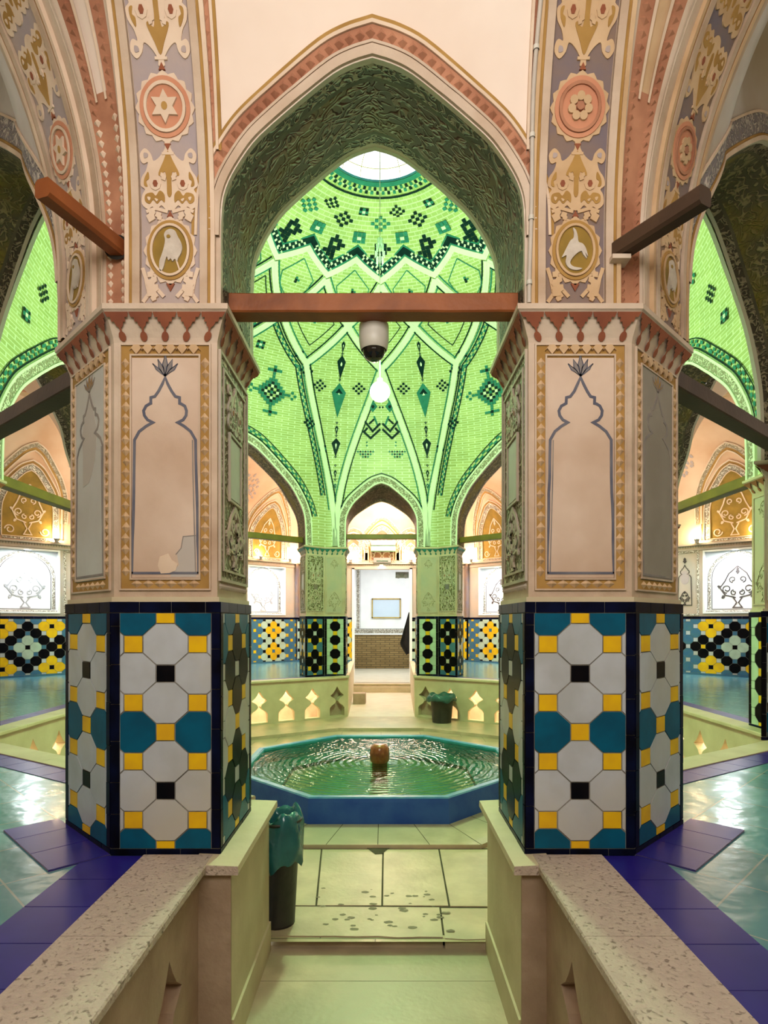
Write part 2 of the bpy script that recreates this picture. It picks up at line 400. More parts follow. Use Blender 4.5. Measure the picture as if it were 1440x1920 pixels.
def palmette(mb, cx, z0, z1, hw, fn, k, kin, h=5, up=True):
    """mirrored scrolling palmette between z0 and z1"""
    H = z1-z0
    def Y(t): return z0 + H*(t if up else 1-t)
    body = [(.10, 1.0), (.10, .92), (.30, .80), (.52, .74), (.60, .84), (.80, .92), (.98, .84), (.96, .74), (.86, .70), (.72, .72), (.80, .60), (.96, .50), (1.0, .38), (.86, .32), (.96, .24), (.98, .10), (.78, .02), (.62, .06), (.46, .02), (.30, .08), (.16, .02), (0, 0)]
    P = [(cx + x*hw, Y(y)) for x, y in body] + [(cx - x*hw, Y(y)) for x, y in body[-2::-1]]
    fill(mb, soft(P), h, fn, k)
    cut = lambda pts, kk, hh=.9: fill(mb, soft([(cx+a*hw, Y(b)) for a, b in pts]), h+hh, fn, kk, h0=h)
    cut([(0, .88), (.16, .74), (.36, .56), (.30, .52), (.14, .58), (.08, .46), (.08, .26), (0, .20), (-.08, .26), (-.08, .46), (-.14, .58), (-.30, .52), (-.36, .56), (-.16, .74)], kin)
    for s in (-1, 1):
        cut([(s*.72, .58), (s*.86, .48), (s*.88, .38), (s*.76, .36), (s*.80, .44), (s*.70, .48)], kin)
        cut([(s*.18, .24), (s*.34, .30), (s*.48, .22), (s*.60, .27), (s*.84, .24), (s*.86, .14), (s*.70, .10), (s*.58, .16), (s*.44, .10), (s*.30, .16), (s*.18, .12)], kin)
        fill(mb, ell(cx+s*.48*hw, Y(.40), .20*hw, .10*H, 8), h+1.6, fn, k, h0=h)
        fill(mb, ell(cx+s*.48*hw, Y(.40), .09*hw, .055*H, 6), h+2.4, fn, 'red', h0=h)
        cut([(s*.70, .84), (s*.84, .85), (s*.84, .78), (s*.72, .79)], 'lilac')
        cut([(s*.40, .16), (s*.52, .18), (s*.46, .13)], k, 1.8); cut([(s*.66, .19), (s*.78, .20), (s*.72, .14)], k, 1.8)
        leaf(mb, cx+s*.12*hw, Y(.44), PI/2-s*.5 if up else -PI/2+s*.5, .14*H, .2*hw, h+1.9, fn, k)
def tree_of_life(mb, cx, z0, H, hw, fn, k, h=3, w=None):
    w = w or hw*.07
    stroke(mb, [(cx-.3*hw, z0), (cx+.3*hw, z0)], w, h, fn, k)
    for s in (-1, 1):
        stroke(mb, [(cx+s*.25*hw, z0), (cx+s*.05*hw, z0+.12*H), (cx+s*.25*hw, z0+.24*H)], w, h, fn, k)
        stroke(mb, [(cx+s*.1*hw, z0+.24*H), (cx+s*.7*hw, z0+.30*H), (cx+s*1.0*hw, z0+.48*H), (cx+s*.72*hw, z0+.64*H), (cx+s*.5*hw, z0+.82*H), (cx, z0+H)], w*1.2, h, fn, k)
        stroke(mb, spiral(cx+s*.60*hw, z0+.45*H, .27*hw, -PI/2, 1.2, s, 16), w, h, fn, k)
        stroke(mb, spiral(cx+s*.28*hw, z0+.68*H, .20*hw, -PI/2, 1.1, s, 14), w, h, fn, k)
        stroke(mb, spiral(cx+s*.22*hw, z0+.36*H, .18*hw, PI/2, 1.1, -s, 14), w, h, fn, k)
        leaf(mb, cx+s*.95*hw, z0+.48*H, PI/2-s*.9, .25*hw, .22*hw, h, fn, k)
        leaf(mb, cx+s*.75*hw, z0+.30*H, -PI/2+s*.6, .25*hw, .22*hw, h, fn, k)
    leaf(mb, cx, z0+.80*H, PI/2, .18*H, .25*hw, h, fn, k)

def octa(cx, cy, dx, dy, g=.985):
    r, q = .707*g, .293*g
    return [(cx + x*dx, cy + y*dy) for x, y in ((r, q), (q, r), (-q, r), (-r, q), (-r, -q), (-q, -r), (q, -r), (r, -q))]
def tile_field(mb, fn, a0, a1, z0, z1, ac, zc, dx, dz, colfn, h=2.0, g=.97):
    """octagon-and-square glazed tiling clipped to a rectangle; (ac, zc) is the cell (0,0)"""
    i0, i1 = int(math.floor((a0-ac)/dx))-1, int(math.ceil((a1-ac)/dx))+1
    j0, j1 = int(math.floor((zc-z1)/dz))-1, int(math.ceil((zc-z0)/dz))+1
    for i in range(i0, i1+1):
        for j in range(j0, j1+1):
            k = colfn(i, j)
            cx, cy = ac+i*dx, zc-j*dz
            if (i+j) % 2: P = octa(cx, cy, dx, dz, g)
            else:
                q = .293*g*.96; P = [(cx+x*dx, cy+y*dz) for x, y in ((q, q), (-q, q), (-q, -q), (q, -q))]
            P = clip_rect(P, a0, a1, z0, z1)
            if len(P) > 2: fill(mb, P, h + random.uniform(-.5, .4), fn, k)
def tile_strip(mb, fn, a0, a1, z0, z1, k, vertical, step=66, h=2.4):
    s, e = (z0, z1) if vertical else (a0, a1)
    t = s
    while t < e - 2:
        n = min(e, t + step*random.uniform(.8, 1.2))
        if e - n < 18: n = e
        if vertical: P = [(a0+.7, t+.7), (a1-.7, t+.7), (a1-.7, n-.7), (a0+.7, n-.7)]
        else: P = [(t+.7, z0+.7), (n-.7, z0+.7), (n-.7, z1-.7), (t+.7, z1-.7)]
        fill(mb, P, h + random.uniform(-.4, .4), fn, k); t = n

def plane_fn(P0, P1, cen, inset=0.0, z0=0.0, tilt=0.0):
    """frame on a vertical face: a along P0->P1, b = height, h = outward"""
    dx, dy = P1[0]-P0[0], P1[1]-P0[1]; L = math.hypot(dx, dy); dx /= L; dy /= L
    nx, ny = dy, -dx
    if (P0[0]-cen[0])*nx + (P0[1]-cen[1])*ny < 0: nx, ny = -nx, -ny
    def fn(a, b, h):
        hh = h - inset + tilt*(b-z0)
        return (P0[0]+dx*a+nx*hh, P0[1]+dy*a+ny*hh, b)
    return fn, L

# ------------------------------------------------------------------ plan
VX = {}
W = 265.0
V = {'SL': (-493, 0), 'SR': (493, 0), 'NL': (-493, 4020), 'NR': (493, 4020),
     'WS': (-1850, 1210), 'ES': (1812, 1210), 'WN': (-1850, 2810), 'EN': (1812, 2810)}
FR = {'SL': ((1, 0), (0, 1)), 'SR': ((-1, 0), (0, 1)), 'NL': ((1, 0), (0, -1)), 'NR': ((-1, 0), (0, -1)),
      'WS': ((0, 1), (1, 0)), 'ES': ((0, 1), (-1, 0)), 'WN': ((0, -1), (1, 0)), 'EN': ((0, -1), (-1, 0))}
def loc2w(key, u, v):
    (ux, uy), (vx, vy) = FR[key]; x, y = V[key]
    return (x + ux*u + vx*v, y + uy*u + vy*v)
PLAN = [(0, 0), (208, 0), (208, W), (38, W), (-97, W+135), (-175, 175)]  # front, jamb, inner, inner oblique, far jamb, oblique
TZ, SZ, CZ = 477, 965, 1030
CZ2 = 2010.0

# ------------------------------------------------------------------ pillars
def col_front(i, j):
    if (i+j) % 2:
        return 'blue_tile' if (abs(i) == 1 and j in (0, 4, 8)) else 'white_tile'
    if i == 0: return 'black_tile' if j in (2, 6) else 'yellow_tile'
    return 'yellow_tile'
def col_jamb(i, j):
    if (i+j) % 2:
        if i == 0 or (abs(i) == 1 and j in (2, 6)): return 'black_tile'
        if abs(i) == 1: return 'blue_tile' if j in (0, 8) else 'white_tile'
        return 'blue_tile' if j in (1, 7) else 'white_tile'
    if i == 0: return 'white_tile' if j in (2, 6) else 'yellow_tile'
    return 'yellow_tile' if abs(i) == 1 else 'white_tile'
def col_inner(i, j):
    if (i+j) % 2: return 'black_tile' if i == 0 else 'pale_tile'
    return 'yellow_tile' if i == 0 else 'pale_tile'
def col_flower(i, j):
    if (i+j) % 2:
        if (i == 0 and j in (1, 3, 5, 7)) or (abs(i) == 1 and j in (2, 6)): return 'black_tile'
        return 'slate_tile'
    if i == 0: return 'white_tile' if j in (2, 6) else 'yellow_tile'
    return 'yellow_tile' if j in (1, 3, 5, 7) else 'slate_tile'

BOTTLE = [(64, 530), (59, 712), (58, 782), (49, 798), (36, 808), (24, 815), (34, 820), (40, 828), (41, 837), (37, 846), (30, 850), (27, 851), (27, 862), (19, 864), (12, 874), (5, 888), (0, 900)]
def painted_panel(fn, L, kpanel, kline, patchy=False, worn=False):
    mb = MB(); c = L/2; s = L/197.0
    a0, a1 = 13*s, L-13*s
    e = 20*s
    # ochre band
    for P in (((a0, 500), (a0+e, 500), (a0+e, 962), (a0, 962)), ((a1-e, 500), (a1, 500), (a1, 962), (a1-e, 962)),
              ((a0+e, 500), (a1-e, 500), (a1-e, 521), (a0+e, 521)), ((a0+e, 938), (a1-e, 938), (a1-e, 962), (a0+e, 962))):
        fill(mb, P, .8, fn, 'ochre')
    # moulding lines either side of the band
    for d in (0, e):
        stroke(mb, [(a0+d, 500+d), (a1-d, 500+d), (a1-d, 962-d), (a0+d, 962-d)], 3.2, 4, fn, 'plaster', closed=True)
    # raised diamonds
    n = 20
    for i in range(n):
        z = 524 + (938-524)*(i+.5)/n
        for ac in (a0+e/2, a1-e/2):
            r = random.uniform(.9, 1.1)
            pyr(mb, ac+random.uniform(-1, 1), z, 8.2*s*r, 10*r, 7, fn, 'cream_warm', .8)
    n = 6
    for i in range(n):
        a = a0+e + (a1-a0-2*e)*(i+.5)/n
        pyr(mb, a, 511, 11*s, 8, 7, fn, 'cream_warm', .8)
        fill(mb, [(a-13*s, 950), (a-9*s, 954), (a, 943), (a+9*s, 954), (a+13*s, 950), (a+5*s, 961), (a-5*s, 961)], 5, fn, 'cream_warm', .8)
    # plain panel
    fill(mb, [(a0+e+2, 522), (a1-e-2, 522), (a1-e-2, 937), (a0+e+2, 937)], 2.2, fn, kpanel)
    out = [(c+x*s, z) for x, z in BOTTLE]
    out = out + [(c-x*s, z) for x, z in BOTTLE[-2::-1]]
    wob = [(a + random.uniform(-.6, .6), z) for a, z in resample(out, 30)]
    stroke(mb, wob, 5.2*s, 2.9, fn, kline, h0=2.2)
    stroke(mb, [(c-64*s, 531), (c+64*s, 531)], 4.5, 2.9, fn, kline, h0=2.2)
    # inner grey line
    stroke(mb, [(c+(x-6)*s, z) for x, z in BOTTLE[:3]], 2.2*s, 2.7, fn, 'paintgrey', h0=2.2)
    # lotus
    for dx, ww, hh, cur in ((0, 5, 42, 0), (-11, 5, 32, -7), (11, 5, 32, 7), (-19, 4, 24, -12), (19, 4, 24, 12)):
        P = [(c, 902), (c+(dx*.7+ww)*s, 902+hh*.5), (c+(dx+cur*.4)*s, 902+hh), (c+(dx*.7-ww)*s, 902+hh*.55)]
        stroke(mb, P, 1.8*s, 3.0, fn, kline, closed=True, h0=2.2)
        fill(mb, P, 2.6, fn, 'ochre' if kline == 'paintgrey' else 'paintgrey', 2.2)
    if patchy:
        fill(mb, [(c-8, 530), (c-14, 545), (c-10, 562), (c+6, 568), (c+12, 556), (c+24, 548), (c+20, 536), (c+8, 531)], 3.2, fn, 'cream', 2.2)
        fill(mb, [(c+10, 524), (c+58, 524), (c+58, 602), (c+34, 600), (c+32, 580), (c+22, 566), (c+26, 546), (c+12, 532)], 2.5, fn, 'patch', 2.2)
        stroke(mb, [(c+58, 602), (c+34, 600), (c+30, 578), (c+20, 566)], 1.6, 2.9, fn, 'paintgrey', h0=2.2)
    if worn:
        P = [(c-30*s, 716), (c-4*s, 720), (c+10*s, 735), (c+24*s, 760), (c+30*s, 790), (c+34*s, 820), (c+18*s, 860), (c, 884), (c-18*s, 860), (c-34*s, 820), (c-30*s, 780)]
        fill(mb, P, 2.6, fn, 'patch', 2.2)
    return mb

def make_pillar(key, label, detail=2):
    rt = thing('tiled_pillar', label, 'pillar', (*loc2w(key, 60, 130), 0))
    rt['kind'] = 'thing'
    poly = [loc2w(key, *p) for p in PLAN]
    cen = loc2w(key, 40, 160)
    north = key in ('NL', 'NR')
    core = MB()
    def inset(d):
        out = []
        for i, p in enumerate(poly):
            a, b = poly[i-1], poly[(i+1) % len(poly)]
            def nn(q, r):
                dx, dy = r[0]-q[0], r[1]-q[1]; l = math.hypot(dx, dy); n = (dy/l, -dx/l)
                if (q[0]-cen[0])*n[0]+(q[1]-cen[1])*n[1] < 0: n = (-n[0], -n[1])
                return n
            n1, n2 = nn(a, p), nn(p, b); mx, my = n1[0]+n2[0], n1[1]+n2[1]; q = mx*mx+my*my
            out.append((p[0]-mx*2/q*d, p[1]-my*2/q*d))
        return out
    core.prism(inset(2.5), 0, TZ, 'grout')
    core.build('dado_core', rt)
    sh = MB(); sp = inset(9)
    sh.prism(sp, TZ, SZ+8, 'plaster')
    for zz, kk in ((TZ+1, 'stone_wall'),):
        q = inset(4); sh.prism(q, TZ-1, TZ+9, kk)
    sh.build('shaft', rt)
    for i in range(6):
        P0, P1 = poly[i], poly[(i+1) % 6]
        if detail < 2 and i == 4: continue
        fn, L = plane_fn(P0, P1, cen, 2.5)
        mb = MB(); e = 18
        a0, a1 = e, L-e
        if i in (0, 5): cf, dx = col_front, (a1-a0)/2.85
        elif i == 1 or i == 4: cf, dx = col_jamb, 58
        elif i == 2: cf, dx = (col_inner if north else col_inner), 58
        else: cf, dx = col_flower, 54
        tile_field(mb, fn, a0+1, a1-1, 14, 455, L/2, 452, dx, 55, cf)
        tile_strip(mb, fn, 0, L, 456, TZ, 'navy_tile', False, 62)
        tile_strip(mb, fn, 1, L-1, 0, 13, 'navy_tile', False, 62)
        tile_strip(mb, fn, 1, a0, 14, 456, 'navy_tile' if i in (0, 5) else 'black_tile', True, 70)
        tile_strip(mb, fn, a1, L-1, 14, 456, 'navy_tile' if i in (0, 5) else 'black_tile', True, 70)
        mb.build('tile_panel', rt)
        # shaft panels
        f2, L2 = plane_fn(sp[i], sp[(i+1) % 6], cen, 0)
        if i in (0, 5) and not north and key in ('SL', 'SR'):
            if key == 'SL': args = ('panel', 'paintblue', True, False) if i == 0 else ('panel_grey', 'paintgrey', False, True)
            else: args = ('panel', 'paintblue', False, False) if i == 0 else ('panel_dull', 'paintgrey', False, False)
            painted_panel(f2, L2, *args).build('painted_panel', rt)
        elif i in (0, 5):
            painted_panel(f2, L2, 'panel', 'paintgrey').build('painted_panel', rt)
        else:
            mb = MB(); m0 = 10
            kk = 'carved_jamb'
            if i in (2,):   # smooth inner panel with a painted vase
                fill(mb, [(m0, 500), (L2-m0, 500), (L2-m0, 955), (m0, 955)], 2, f2, 'plaster_grey')
                tree_of_life(mb, L2/2, 520, 150, 48, f2, 'carved_pale', 4)
                stroke(mb, [(m0+8, 508), (L2-m0-8, 508), (L2-m0-8, 948), (m0+8, 948)], 5, 5, f2, 'plaster', closed=True)
                tree_of_life(mb, L2/2, 860, 70, 30, f2, 'carved_pale', 3)
            else:
                fill(mb, [(m0, 520), (L2-m0, 520), (L2-m0, 955), (m0, 955)], 2, f2, kk)
                stroke(mb, [(m0, 520), (L2-m0, 520), (L2-m0, 955), (m0, 955)], 6, 5, f2, 'plaster_grey', closed=True)
                stroke(mb, [(m0+24, 540), (L2-m0-24, 540), (L2-m0-24, 930), (m0+24, 930)], 5, 5, f2, 'plaster_grey', closed=True)
                c = L2/2
                if i in (1, 4):
                    fill(mb, [(c-42, 690), (c+42, 690), (c+42, 812), (c-42, 812)], 5, f2, 'panel_grey')
                    stroke(mb, [(c-48, 684), (c+48, 684), (c+48, 818), (c-48, 818)], 5, 7, f2, 'plaster_grey', closed=True)
                    tree_of_life(mb, c, 548, 128, 66, f2, 'plaster_grey', 6, 7)
                    palmette(mb, c, 825, 925, 60, f2, 'plaster_grey', 'carved_jamb', 6)
                else:
                    tree_of_life(mb, c, 545, 150, 52, f2, 'plaster_grey', 6, 6)
                    palmette(mb, c, 720, 920, 48, f2, 'plaster_grey', 'carved_jamb', 6)
                    if north: fill(mb, [(c-17, 690), (c+17, 690), (c+17, 730), (c-17, 730)], 7, f2, 'dusk')
                tile = 14
                nn = int((L2-2*m0)/tile)
                for q in range(nn):
                    pyr(mb, m0 + (q+.5)*(L2-2*m0)/nn, 508, 5, 8, 6, f2, 'plaster_grey')
            mb.build('carved_panel', rt)
    # capital
    cb = MB()
    lev = [(10, 962), (7, 975), (-4, 1004), (-14, 1016), (-17, 1018), (-17, 1028), (-12, CZ)]
    rows = [[(*p, z) for p in inset(d)] for d, z in lev]
    cb.grid(rows, 'plaster', closed=True, smooth=False)
    pr = inset(-12)
    for t in tessellate_polygon([[Vector((*p, 0)) for p in pr]]): cb.face([(*pr[i], CZ) for i in t], 'plaster')
    cap = cb.build('capital', rt)
    db = MB()
    lo, hi_ = inset(8.5), inset(-13.2)
    for i in range(6):
        q0, q1, r0, r1 = lo[i], lo[(i+1) % 6], hi_[i], hi_[(i+1) % 6]
        L = math.hypot(q1[0]-q0[0], q1[1]-q0[1])
        fnn, _ = plane_fn(q0, q1, cen, 0)
        def sl(a, b, h, q0=q0, q1=q1, r0=r0, r1=r1, L=L, fnn=fnn):
            t = (b-970)/(1015-970); f = a/L
            x = (q0[0]*(1-f)+q1[0]*f)*(1-t) + (r0[0]*(1-f)+r1[0]*f)*t
            y = (q0[1]*(1-f)+q1[1]*f)*(1-t) + (r0[1]*(1-f)+r1[1]*f)*t
            o = fnn(0, 0, 1); z = fnn(0, 0, 0)
            hh = h + 1.6
            return (x+(o[0]-z[0])*hh, y+(o[1]-z[1])*hh, b-hh*.4)
        n = max(3, int(round(L/41)))
        for j in range(n):
            a = L*(j+.5)/n; w = L/n/2
            fill(db, [(a+x*w, z) for x, z in ((-.98, 1014), (-.86, 1006), (-.62, 1006), (-.60, 999), (-.40, 999), (-.30, 993), (-.10, 990), (-.07, 984), (.07, 984), (.10, 990), (.30, 993), (.40, 999), (.60, 999), (.62, 1006), (.86, 1006), (.98, 1014))], .8, sl, 'red' if not north else 'dome_teal')
            fill(db, ell(a, 976.5, 6.5, 8, 10), .8, sl, 'red' if not north else 'dome_teal')
    db.build('drop_frieze', cap)
    return rt

PL = {'SL': 'near tiled pillar with a flaking plaster patch at the foot of its painted bottle panel',
      'SR': 'near tiled pillar with clean pink bottle panel beside a dull taupe side panel',
      'NL': 'green-lit carved pillar across the pool, on the grey stone block side of the doorway',
      'NR': 'green-lit carved pillar across the pool, behind the bagged bin',
      'WS': 'tiled pillar at the near end of the wide west bay of the dome',
      'ES': 'tiled pillar cut by the right edge, holding the end of an olive-lit tie beam',
      'WN': 'tiled pillar hidden behind the near pillar with the flaking plaster patch',
      'EN': 'tiled pillar hidden behind the near pillar with the clean pink panel'}
for k in PL: make_pillar(k, PL[k], 2)

# ------------------------------------------------------------------ arches, dome wall, vault of the ambulatory
PROF = [(1, 0), (.995, .12), (.983, .238), (.945, .34), (.878, .444), (.78, .56), (.67, .65), (.46, .794), (.253, .92), (.12, .972), (0, 1)]
def _catmull(P, n=4):
    o = []
    for i in range(len(P)-1):
        p0, p1, p2, p3 = P[max(0, i-1)], P[i], P[i+1], P[min(len(P)-1, i+2)]
        if i+2 >= len(P): p3 = (2*p2[0]-p1[0], 2*p2[1]-p1[1])
        for q in range(n):
            t = q/n
            o.append(tuple(.5*(2*p1[c] + (p2[c]-p0[c])*t + (2*p0[c]-5*p1[c]+4*p2[c]-p3[c])*t*t + (3*p1[c]-p0[c]-3*p2[c]+p3[c])*t**3) for c in (0, 1)))
    return o + [P[-1]]
PROF = _catmull(PROF)
def arch_pts(hw, zs, za, zb=CZ):
    r = [(hw, zb)]
    if zs > zb+40: r.append((hw, (zb+zs)/2))
    r += [(hw*t, zs+(za-zs)*s) for t, s in PROF]
    return r + [(-a, z) for a, z in r[-2::-1]]          # from +hw to -hw
def arch_z(hw, zs, za, a):
    t = min(1, abs(a)/hw)
    if t >= 1: return zs
    for (t0, s0), (t1, s1) in zip(PROF, PROF[1:]):
        if t1 <= t <= t0: return zs + (za-zs)*(s0 + (s1-s0)*(t0-t)/max(1e-9, t0-t1))
    return za
def smooth(e0, e1, x):
    t = max(0, min(1, (x-e0)/(e1-e0))); return t*t*(3-2*t)

# sides of the ring: outer start vertex, end vertex, clear distance from each vertex, outer arch (zs, za), inner line, inner arch
SIDES = {}
def side(name, a, b, leg, out_arch, in_a, in_b, in_arch, wide):
    A, B = V[a], V[b]; L = math.hypot(B[0]-A[0], B[1]-A[1]); d = ((B[0]-A[0])/L, (B[1]-A[1])/L)
    n = (d[1], -d[0])
    if (A[0]-0)*n[0] + (A[1]-CZ2)*n[1] < 0: n = (-n[0], -n[1])
    LI = math.hypot(in_b[0]-in_a[0], in_b[1]-in_a[1])
    SIDES[name] = dict(A=A, B=B, L=L, d=d, n=n, leg=leg, oa=out_arch, ia=in_a, ib=in_b, LI=LI, iarch=in_arch, wide=wide, a=a, b=b)
side('S', 'SL', 'SR', 208, (1160, 1452), (-285, W), (285, W), (1170, 1535), False)
side('N', 'NR', 'NL', 208, (1160, 1452), (285, 4020-W), (-285, 4020-W), (1170, 1541), False)
for nm, a, b in (('SE', 'SR', 'ES'), ('SW', 'SL', 'WS'), ('NE', 'NR', 'EN'), ('NW', 'NL', 'WN')):
    side(nm, a, b, 248, (1080, 1785), loc2w(a, -97, W+135), loc2w(b, -97, W+135), (1080, 1750), True)
side('W', 'WS', 'WN', 208, (1080, 1785), loc2w('WS', 208, W), loc2w('WN', 208, W), (1080, 1750), True)
side('E', 'ES', 'EN', 208, (1080, 1785), loc2w('ES', 208, W), loc2w('EN', 208, W), (1080, 1750), True)

def ring_o(sd, s, z):
    """how far the vault has come out from the ring plane at height z, and vault-top height"""
    def q(z, zb, H): 
        t = max(0, min(1, (z-zb)/H)); return 750*(1-math.sqrt(max(0, 1-t*t)))
    o1 = q(z, 1150, 850)
    if not sd['wide']: return o1
    e = min(s, sd['L']-s)
    g = 1 - smooth(sd['leg'], sd['leg']+230, e)
    o2 = q(z, 1800, 480)
    return o1*g + o2*(1-g)
def ring_top(sd, s):
    if not sd['wide']: return 2000
    e = min(s, sd['L']-s)
    return 2000 + 280*smooth(sd['leg'], sd['leg']+230, e)
def ring_pt(sd, s, z, h=0.0):
    o = ring_o(sd, s, z) + h
    return (sd['A'][0]+sd['d'][0]*s+sd['n'][0]*o, sd['A'][1]+sd['d'][1]*s+sd['n'][1]*o, z - h*.15*(z > 1400))
CH = 30
def side_cols(sd):
    L, leg = sd['L'], sd['leg']; hw = L/2-leg
    s = [CH + (leg-CH)*i/6 for i in range(7)]
    s += [L/2 - hw*t for t in (.998, .99, .98, .965, .945, .92, .89, .86, .82, .78, .73, .68, .625, .57, .515, .46, .41, .36, .305, .25, .185, .12, .06, 0)]
    return s + [L-x for x in s[-2::-1]]
trimn = [0]
def struct_trim(mb):
    trimn[0] += 1; return struct(mb, 'trim_%d' % trimn[0])

vault_k = {'S': 'tympanum', 'N': 'outer_plaster', 'SW': 'whitewash', 'SE': 'whitewash'}
for nm, sd in SIDES.items():
    mb = MB(); cols = side_cols(sd); hw = sd['L']/2-sd['leg']
    NR_ = 26; rows = [[] for _ in range(NR_+1)]
    for s in cols:
        e = min(s, sd['L']-s)
        zb = CZ-4 if e <= sd['leg']+.01 else arch_z(hw, *sd['oa'], s-sd['L']/2)
        zt = ring_top(sd, s)
        for i in range(NR_+1):
            f = math.sin(PI/2*i/NR_) if sd['wide'] else i/NR_
            z = zb + (zt-zb)*f
            rows[i].append(ring_pt(sd, s, z))
    kk = vault_k.get(nm, 'outer_plaster')
    def kf(i, j, cols=cols, sd=sd, kk=kk):
        s = (cols[j]+cols[j+1])/2; e = min(s, sd['L']-s)
        return 'plaster' if e < sd['leg'] else kk
    mb.grid(rows, kk, kfn=kf)
    struct(mb, 'ceiling_vault_%s' % {'S': 'south', 'N': 'north', 'E': 'east', 'W': 'west', 'SE': 'southeast', 'SW': 'southwest', 'NE': 'northeast', 'NW': 'northwest'}[nm])
    # soffit
    mb = MB(); out = arch_pts(hw, *sd['oa']); inn = arch_pts(sd['LI']/2, *sd['iarch'])
    rows = []
    L = sd['L']
    QF = [0, .05, .17, .21, .5, .79, .83, .95, 1]
    for f in QF:
        r = []
        for (ao, zo), (ai, zi) in zip(out, inn):
            po = ring_pt(sd, L/2-ao, zo)
            t = (sd['LI']/2-ai)/sd['LI']
            pi = (sd['ia'][0]+(sd['ib'][0]-sd['ia'][0])*t, sd['ia'][1]+(sd['ib'][1]-sd['ia'][1])*t, zi)
            r.append(tuple(po[c]*(1-f)+pi[c]*f for c in range(3)))
        rows.append(r)
    # finer along the arch
    mb.grid(rows, 'carved_soffit', kfn=lambda i, j, sd=sd: ('plaster_grey' if i in (0, 7) else 'carved_edge' if i in (1, 6) else 'olive_dark' if i in (2, 5) else 'carved_brown' if sd['wide'] else 'carved_soffit'))
    struct(mb, 'ceiling_arch_%s' % {'S': 'south', 'N': 'north', 'E': 'east', 'W': 'west', 'SE': 'southeast', 'SW': 'southwest', 'NE': 'northeast', 'NW': 'northwest'}[nm])
    # archivolt bands on the outer face
    if nm in ('S', 'SE', 'SW', 'N'):
        mb = MB()
        def fo(a, b, h, sd=sd): return ring_pt(sd, sd['L']/2-a, b, h)
        arc = [p for p in resample(out, 14) if p[1] > 1150]
        if nm in ('S', 'N'):
            stroke(mb, arc, 14, 7, fo, 'plaster', off=-9)
            stroke(mb, arc, 22, 1.5, fo, 'redlight', off=-32, sides=False)
            stroke(mb, arc, 4, 6, fo, 'plaster', off=-20)
            stroke(mb, arc, 5, 5, fo, 'cream', off=-46)
            stroke(mb, arc, 5, 3, fo, 'ochre', off=-52)
            o2 = [p for p in offs(arc, -32)]
            o2 = resample(o2, 1.0); acc = 0; last = o2[0]
            for p in o2:
                acc += math.hypot(p[0]-last[0], p[1]-last[1]); last = p
                if acc > 19:
                    acc = 0
                    if p[1] > 1290: pyr(mb, p[0], p[1], 9, 9, 9, fo, 'redlight', 1.5)
        else:
            stroke(mb, arc, 10, 5, fo, 'cream', off=-6)
            stroke(mb, arc, 6, 3, fo, 'ochre', off=-14)
            stroke(mb, arc, 46, 2, fo, 'carved_grey', off=-42)
            stroke(mb, arc, 6, 5, fo, 'cream', off=-68)
        struct_trim(mb)

# corner fans between two sides at each pillar
FANS = [('SL', 'S', 'SW'), ('SR', 'S', 'SE'), ('NL', 'N', 'NW'), ('NR', 'N', 'NE'), ('WS', 'W', 'SW'), ('ES', 'E', 'SE'), ('WN', 'W', 'NW'), ('EN', 'E', 'NE')]
def fan_fn(vk, s1, s2):
    a, b = SIDES[s1], SIDES[s2]; vx = V[vk]
    def dirn(sd): return sd['d'] if sd['a'] == vk else (-sd['d'][0], -sd['d'][1])
    d1, d2 = dirn(a), dirn(b); n1, n2 = a['n'], b['n']
    def fn(f, z, h=0.0):
        ang = PI/4*f
        m = (n1[0]*math.sin(PI/4-ang)+n2[0]*math.sin(ang), n1[1]*math.sin(PI/4-ang)+n2[1]*math.sin(ang))
        m = (m[0]/math.sin(PI/4), m[1]/math.sin(PI/4))
        o = ring_o({'wide': False}, 0, z) - 7*(math.sin(PI*min(1, max(0, f))) > .001)*min(1, 6*min(f, 1-f)) + h
        bx = vx[0] + d1[0]*CH*(1-f) + d2[0]*CH*f; by = vx[1] + d1[1]*CH*(1-f) + d2[1]*CH*f
        return (bx+m[0]*o, by+m[1]*o, z)
    return fn
for vk, s1, s2 in FANS:
    fn = fan_fn(vk, s1, s2); mb = MB(); near = vk in ('SL', 'SR')
    fs = [-.07, .08, .2, .35, .5, .65, .8, .92, 1.07]
    zs = [CZ-4 + (2000-CZ+4)*i/30 for i in range(31)]
    def kf(i, j):
        f = (fs[j]+fs[j+1])/2; z = zs[i]
        if f < .08 or f > .92: return 'plaster'
        if z > 1400 and .35 < f < .65: return 'tympanum' if vk == 'SL' else 'cream_warm'
        return 'redlight'
    mb.grid([[fn(f, z) for f in fs] for z in zs], 'red', kfn=kf)
    if near:
        z = 1050
        while z < 1700:
            for f, wd in ((.21, .22), (.79, .22)):
                P = [(f-wd/2, z), (f, z-7), (f+wd/2, z), (f, z+7)]
                wide_ = fn(1, z)[0]-fn(0, z)[0]
                t = fn(f, z, 6)
                q = [fn(*p) for p in P]
                for i in range(4): mb.face([q[i-1], q[i], t], 'redlight' if z > 1380 or vk == 'SR' else 'cream')
            z += 17
        for f in (.36, .64):
            for i in range(20):
                za, zb_ = 1400+15*i, 1415+15*i
                mb.face([fn(f-.03, za, 5), fn(f+.03, za, 5), fn(f+.03, zb_, 5), fn(f-.03, zb_, 5)], 'cream')
    struct(mb, 'ceiling_corner_%s' % {'SL': 'southwest', 'SR': 'southeast', 'NL': 'northwest', 'NR': 'northeast', 'WS': 'west_near', 'ES': 'east_near', 'WN': 'west_far', 'EN': 'east_far'}[vk])

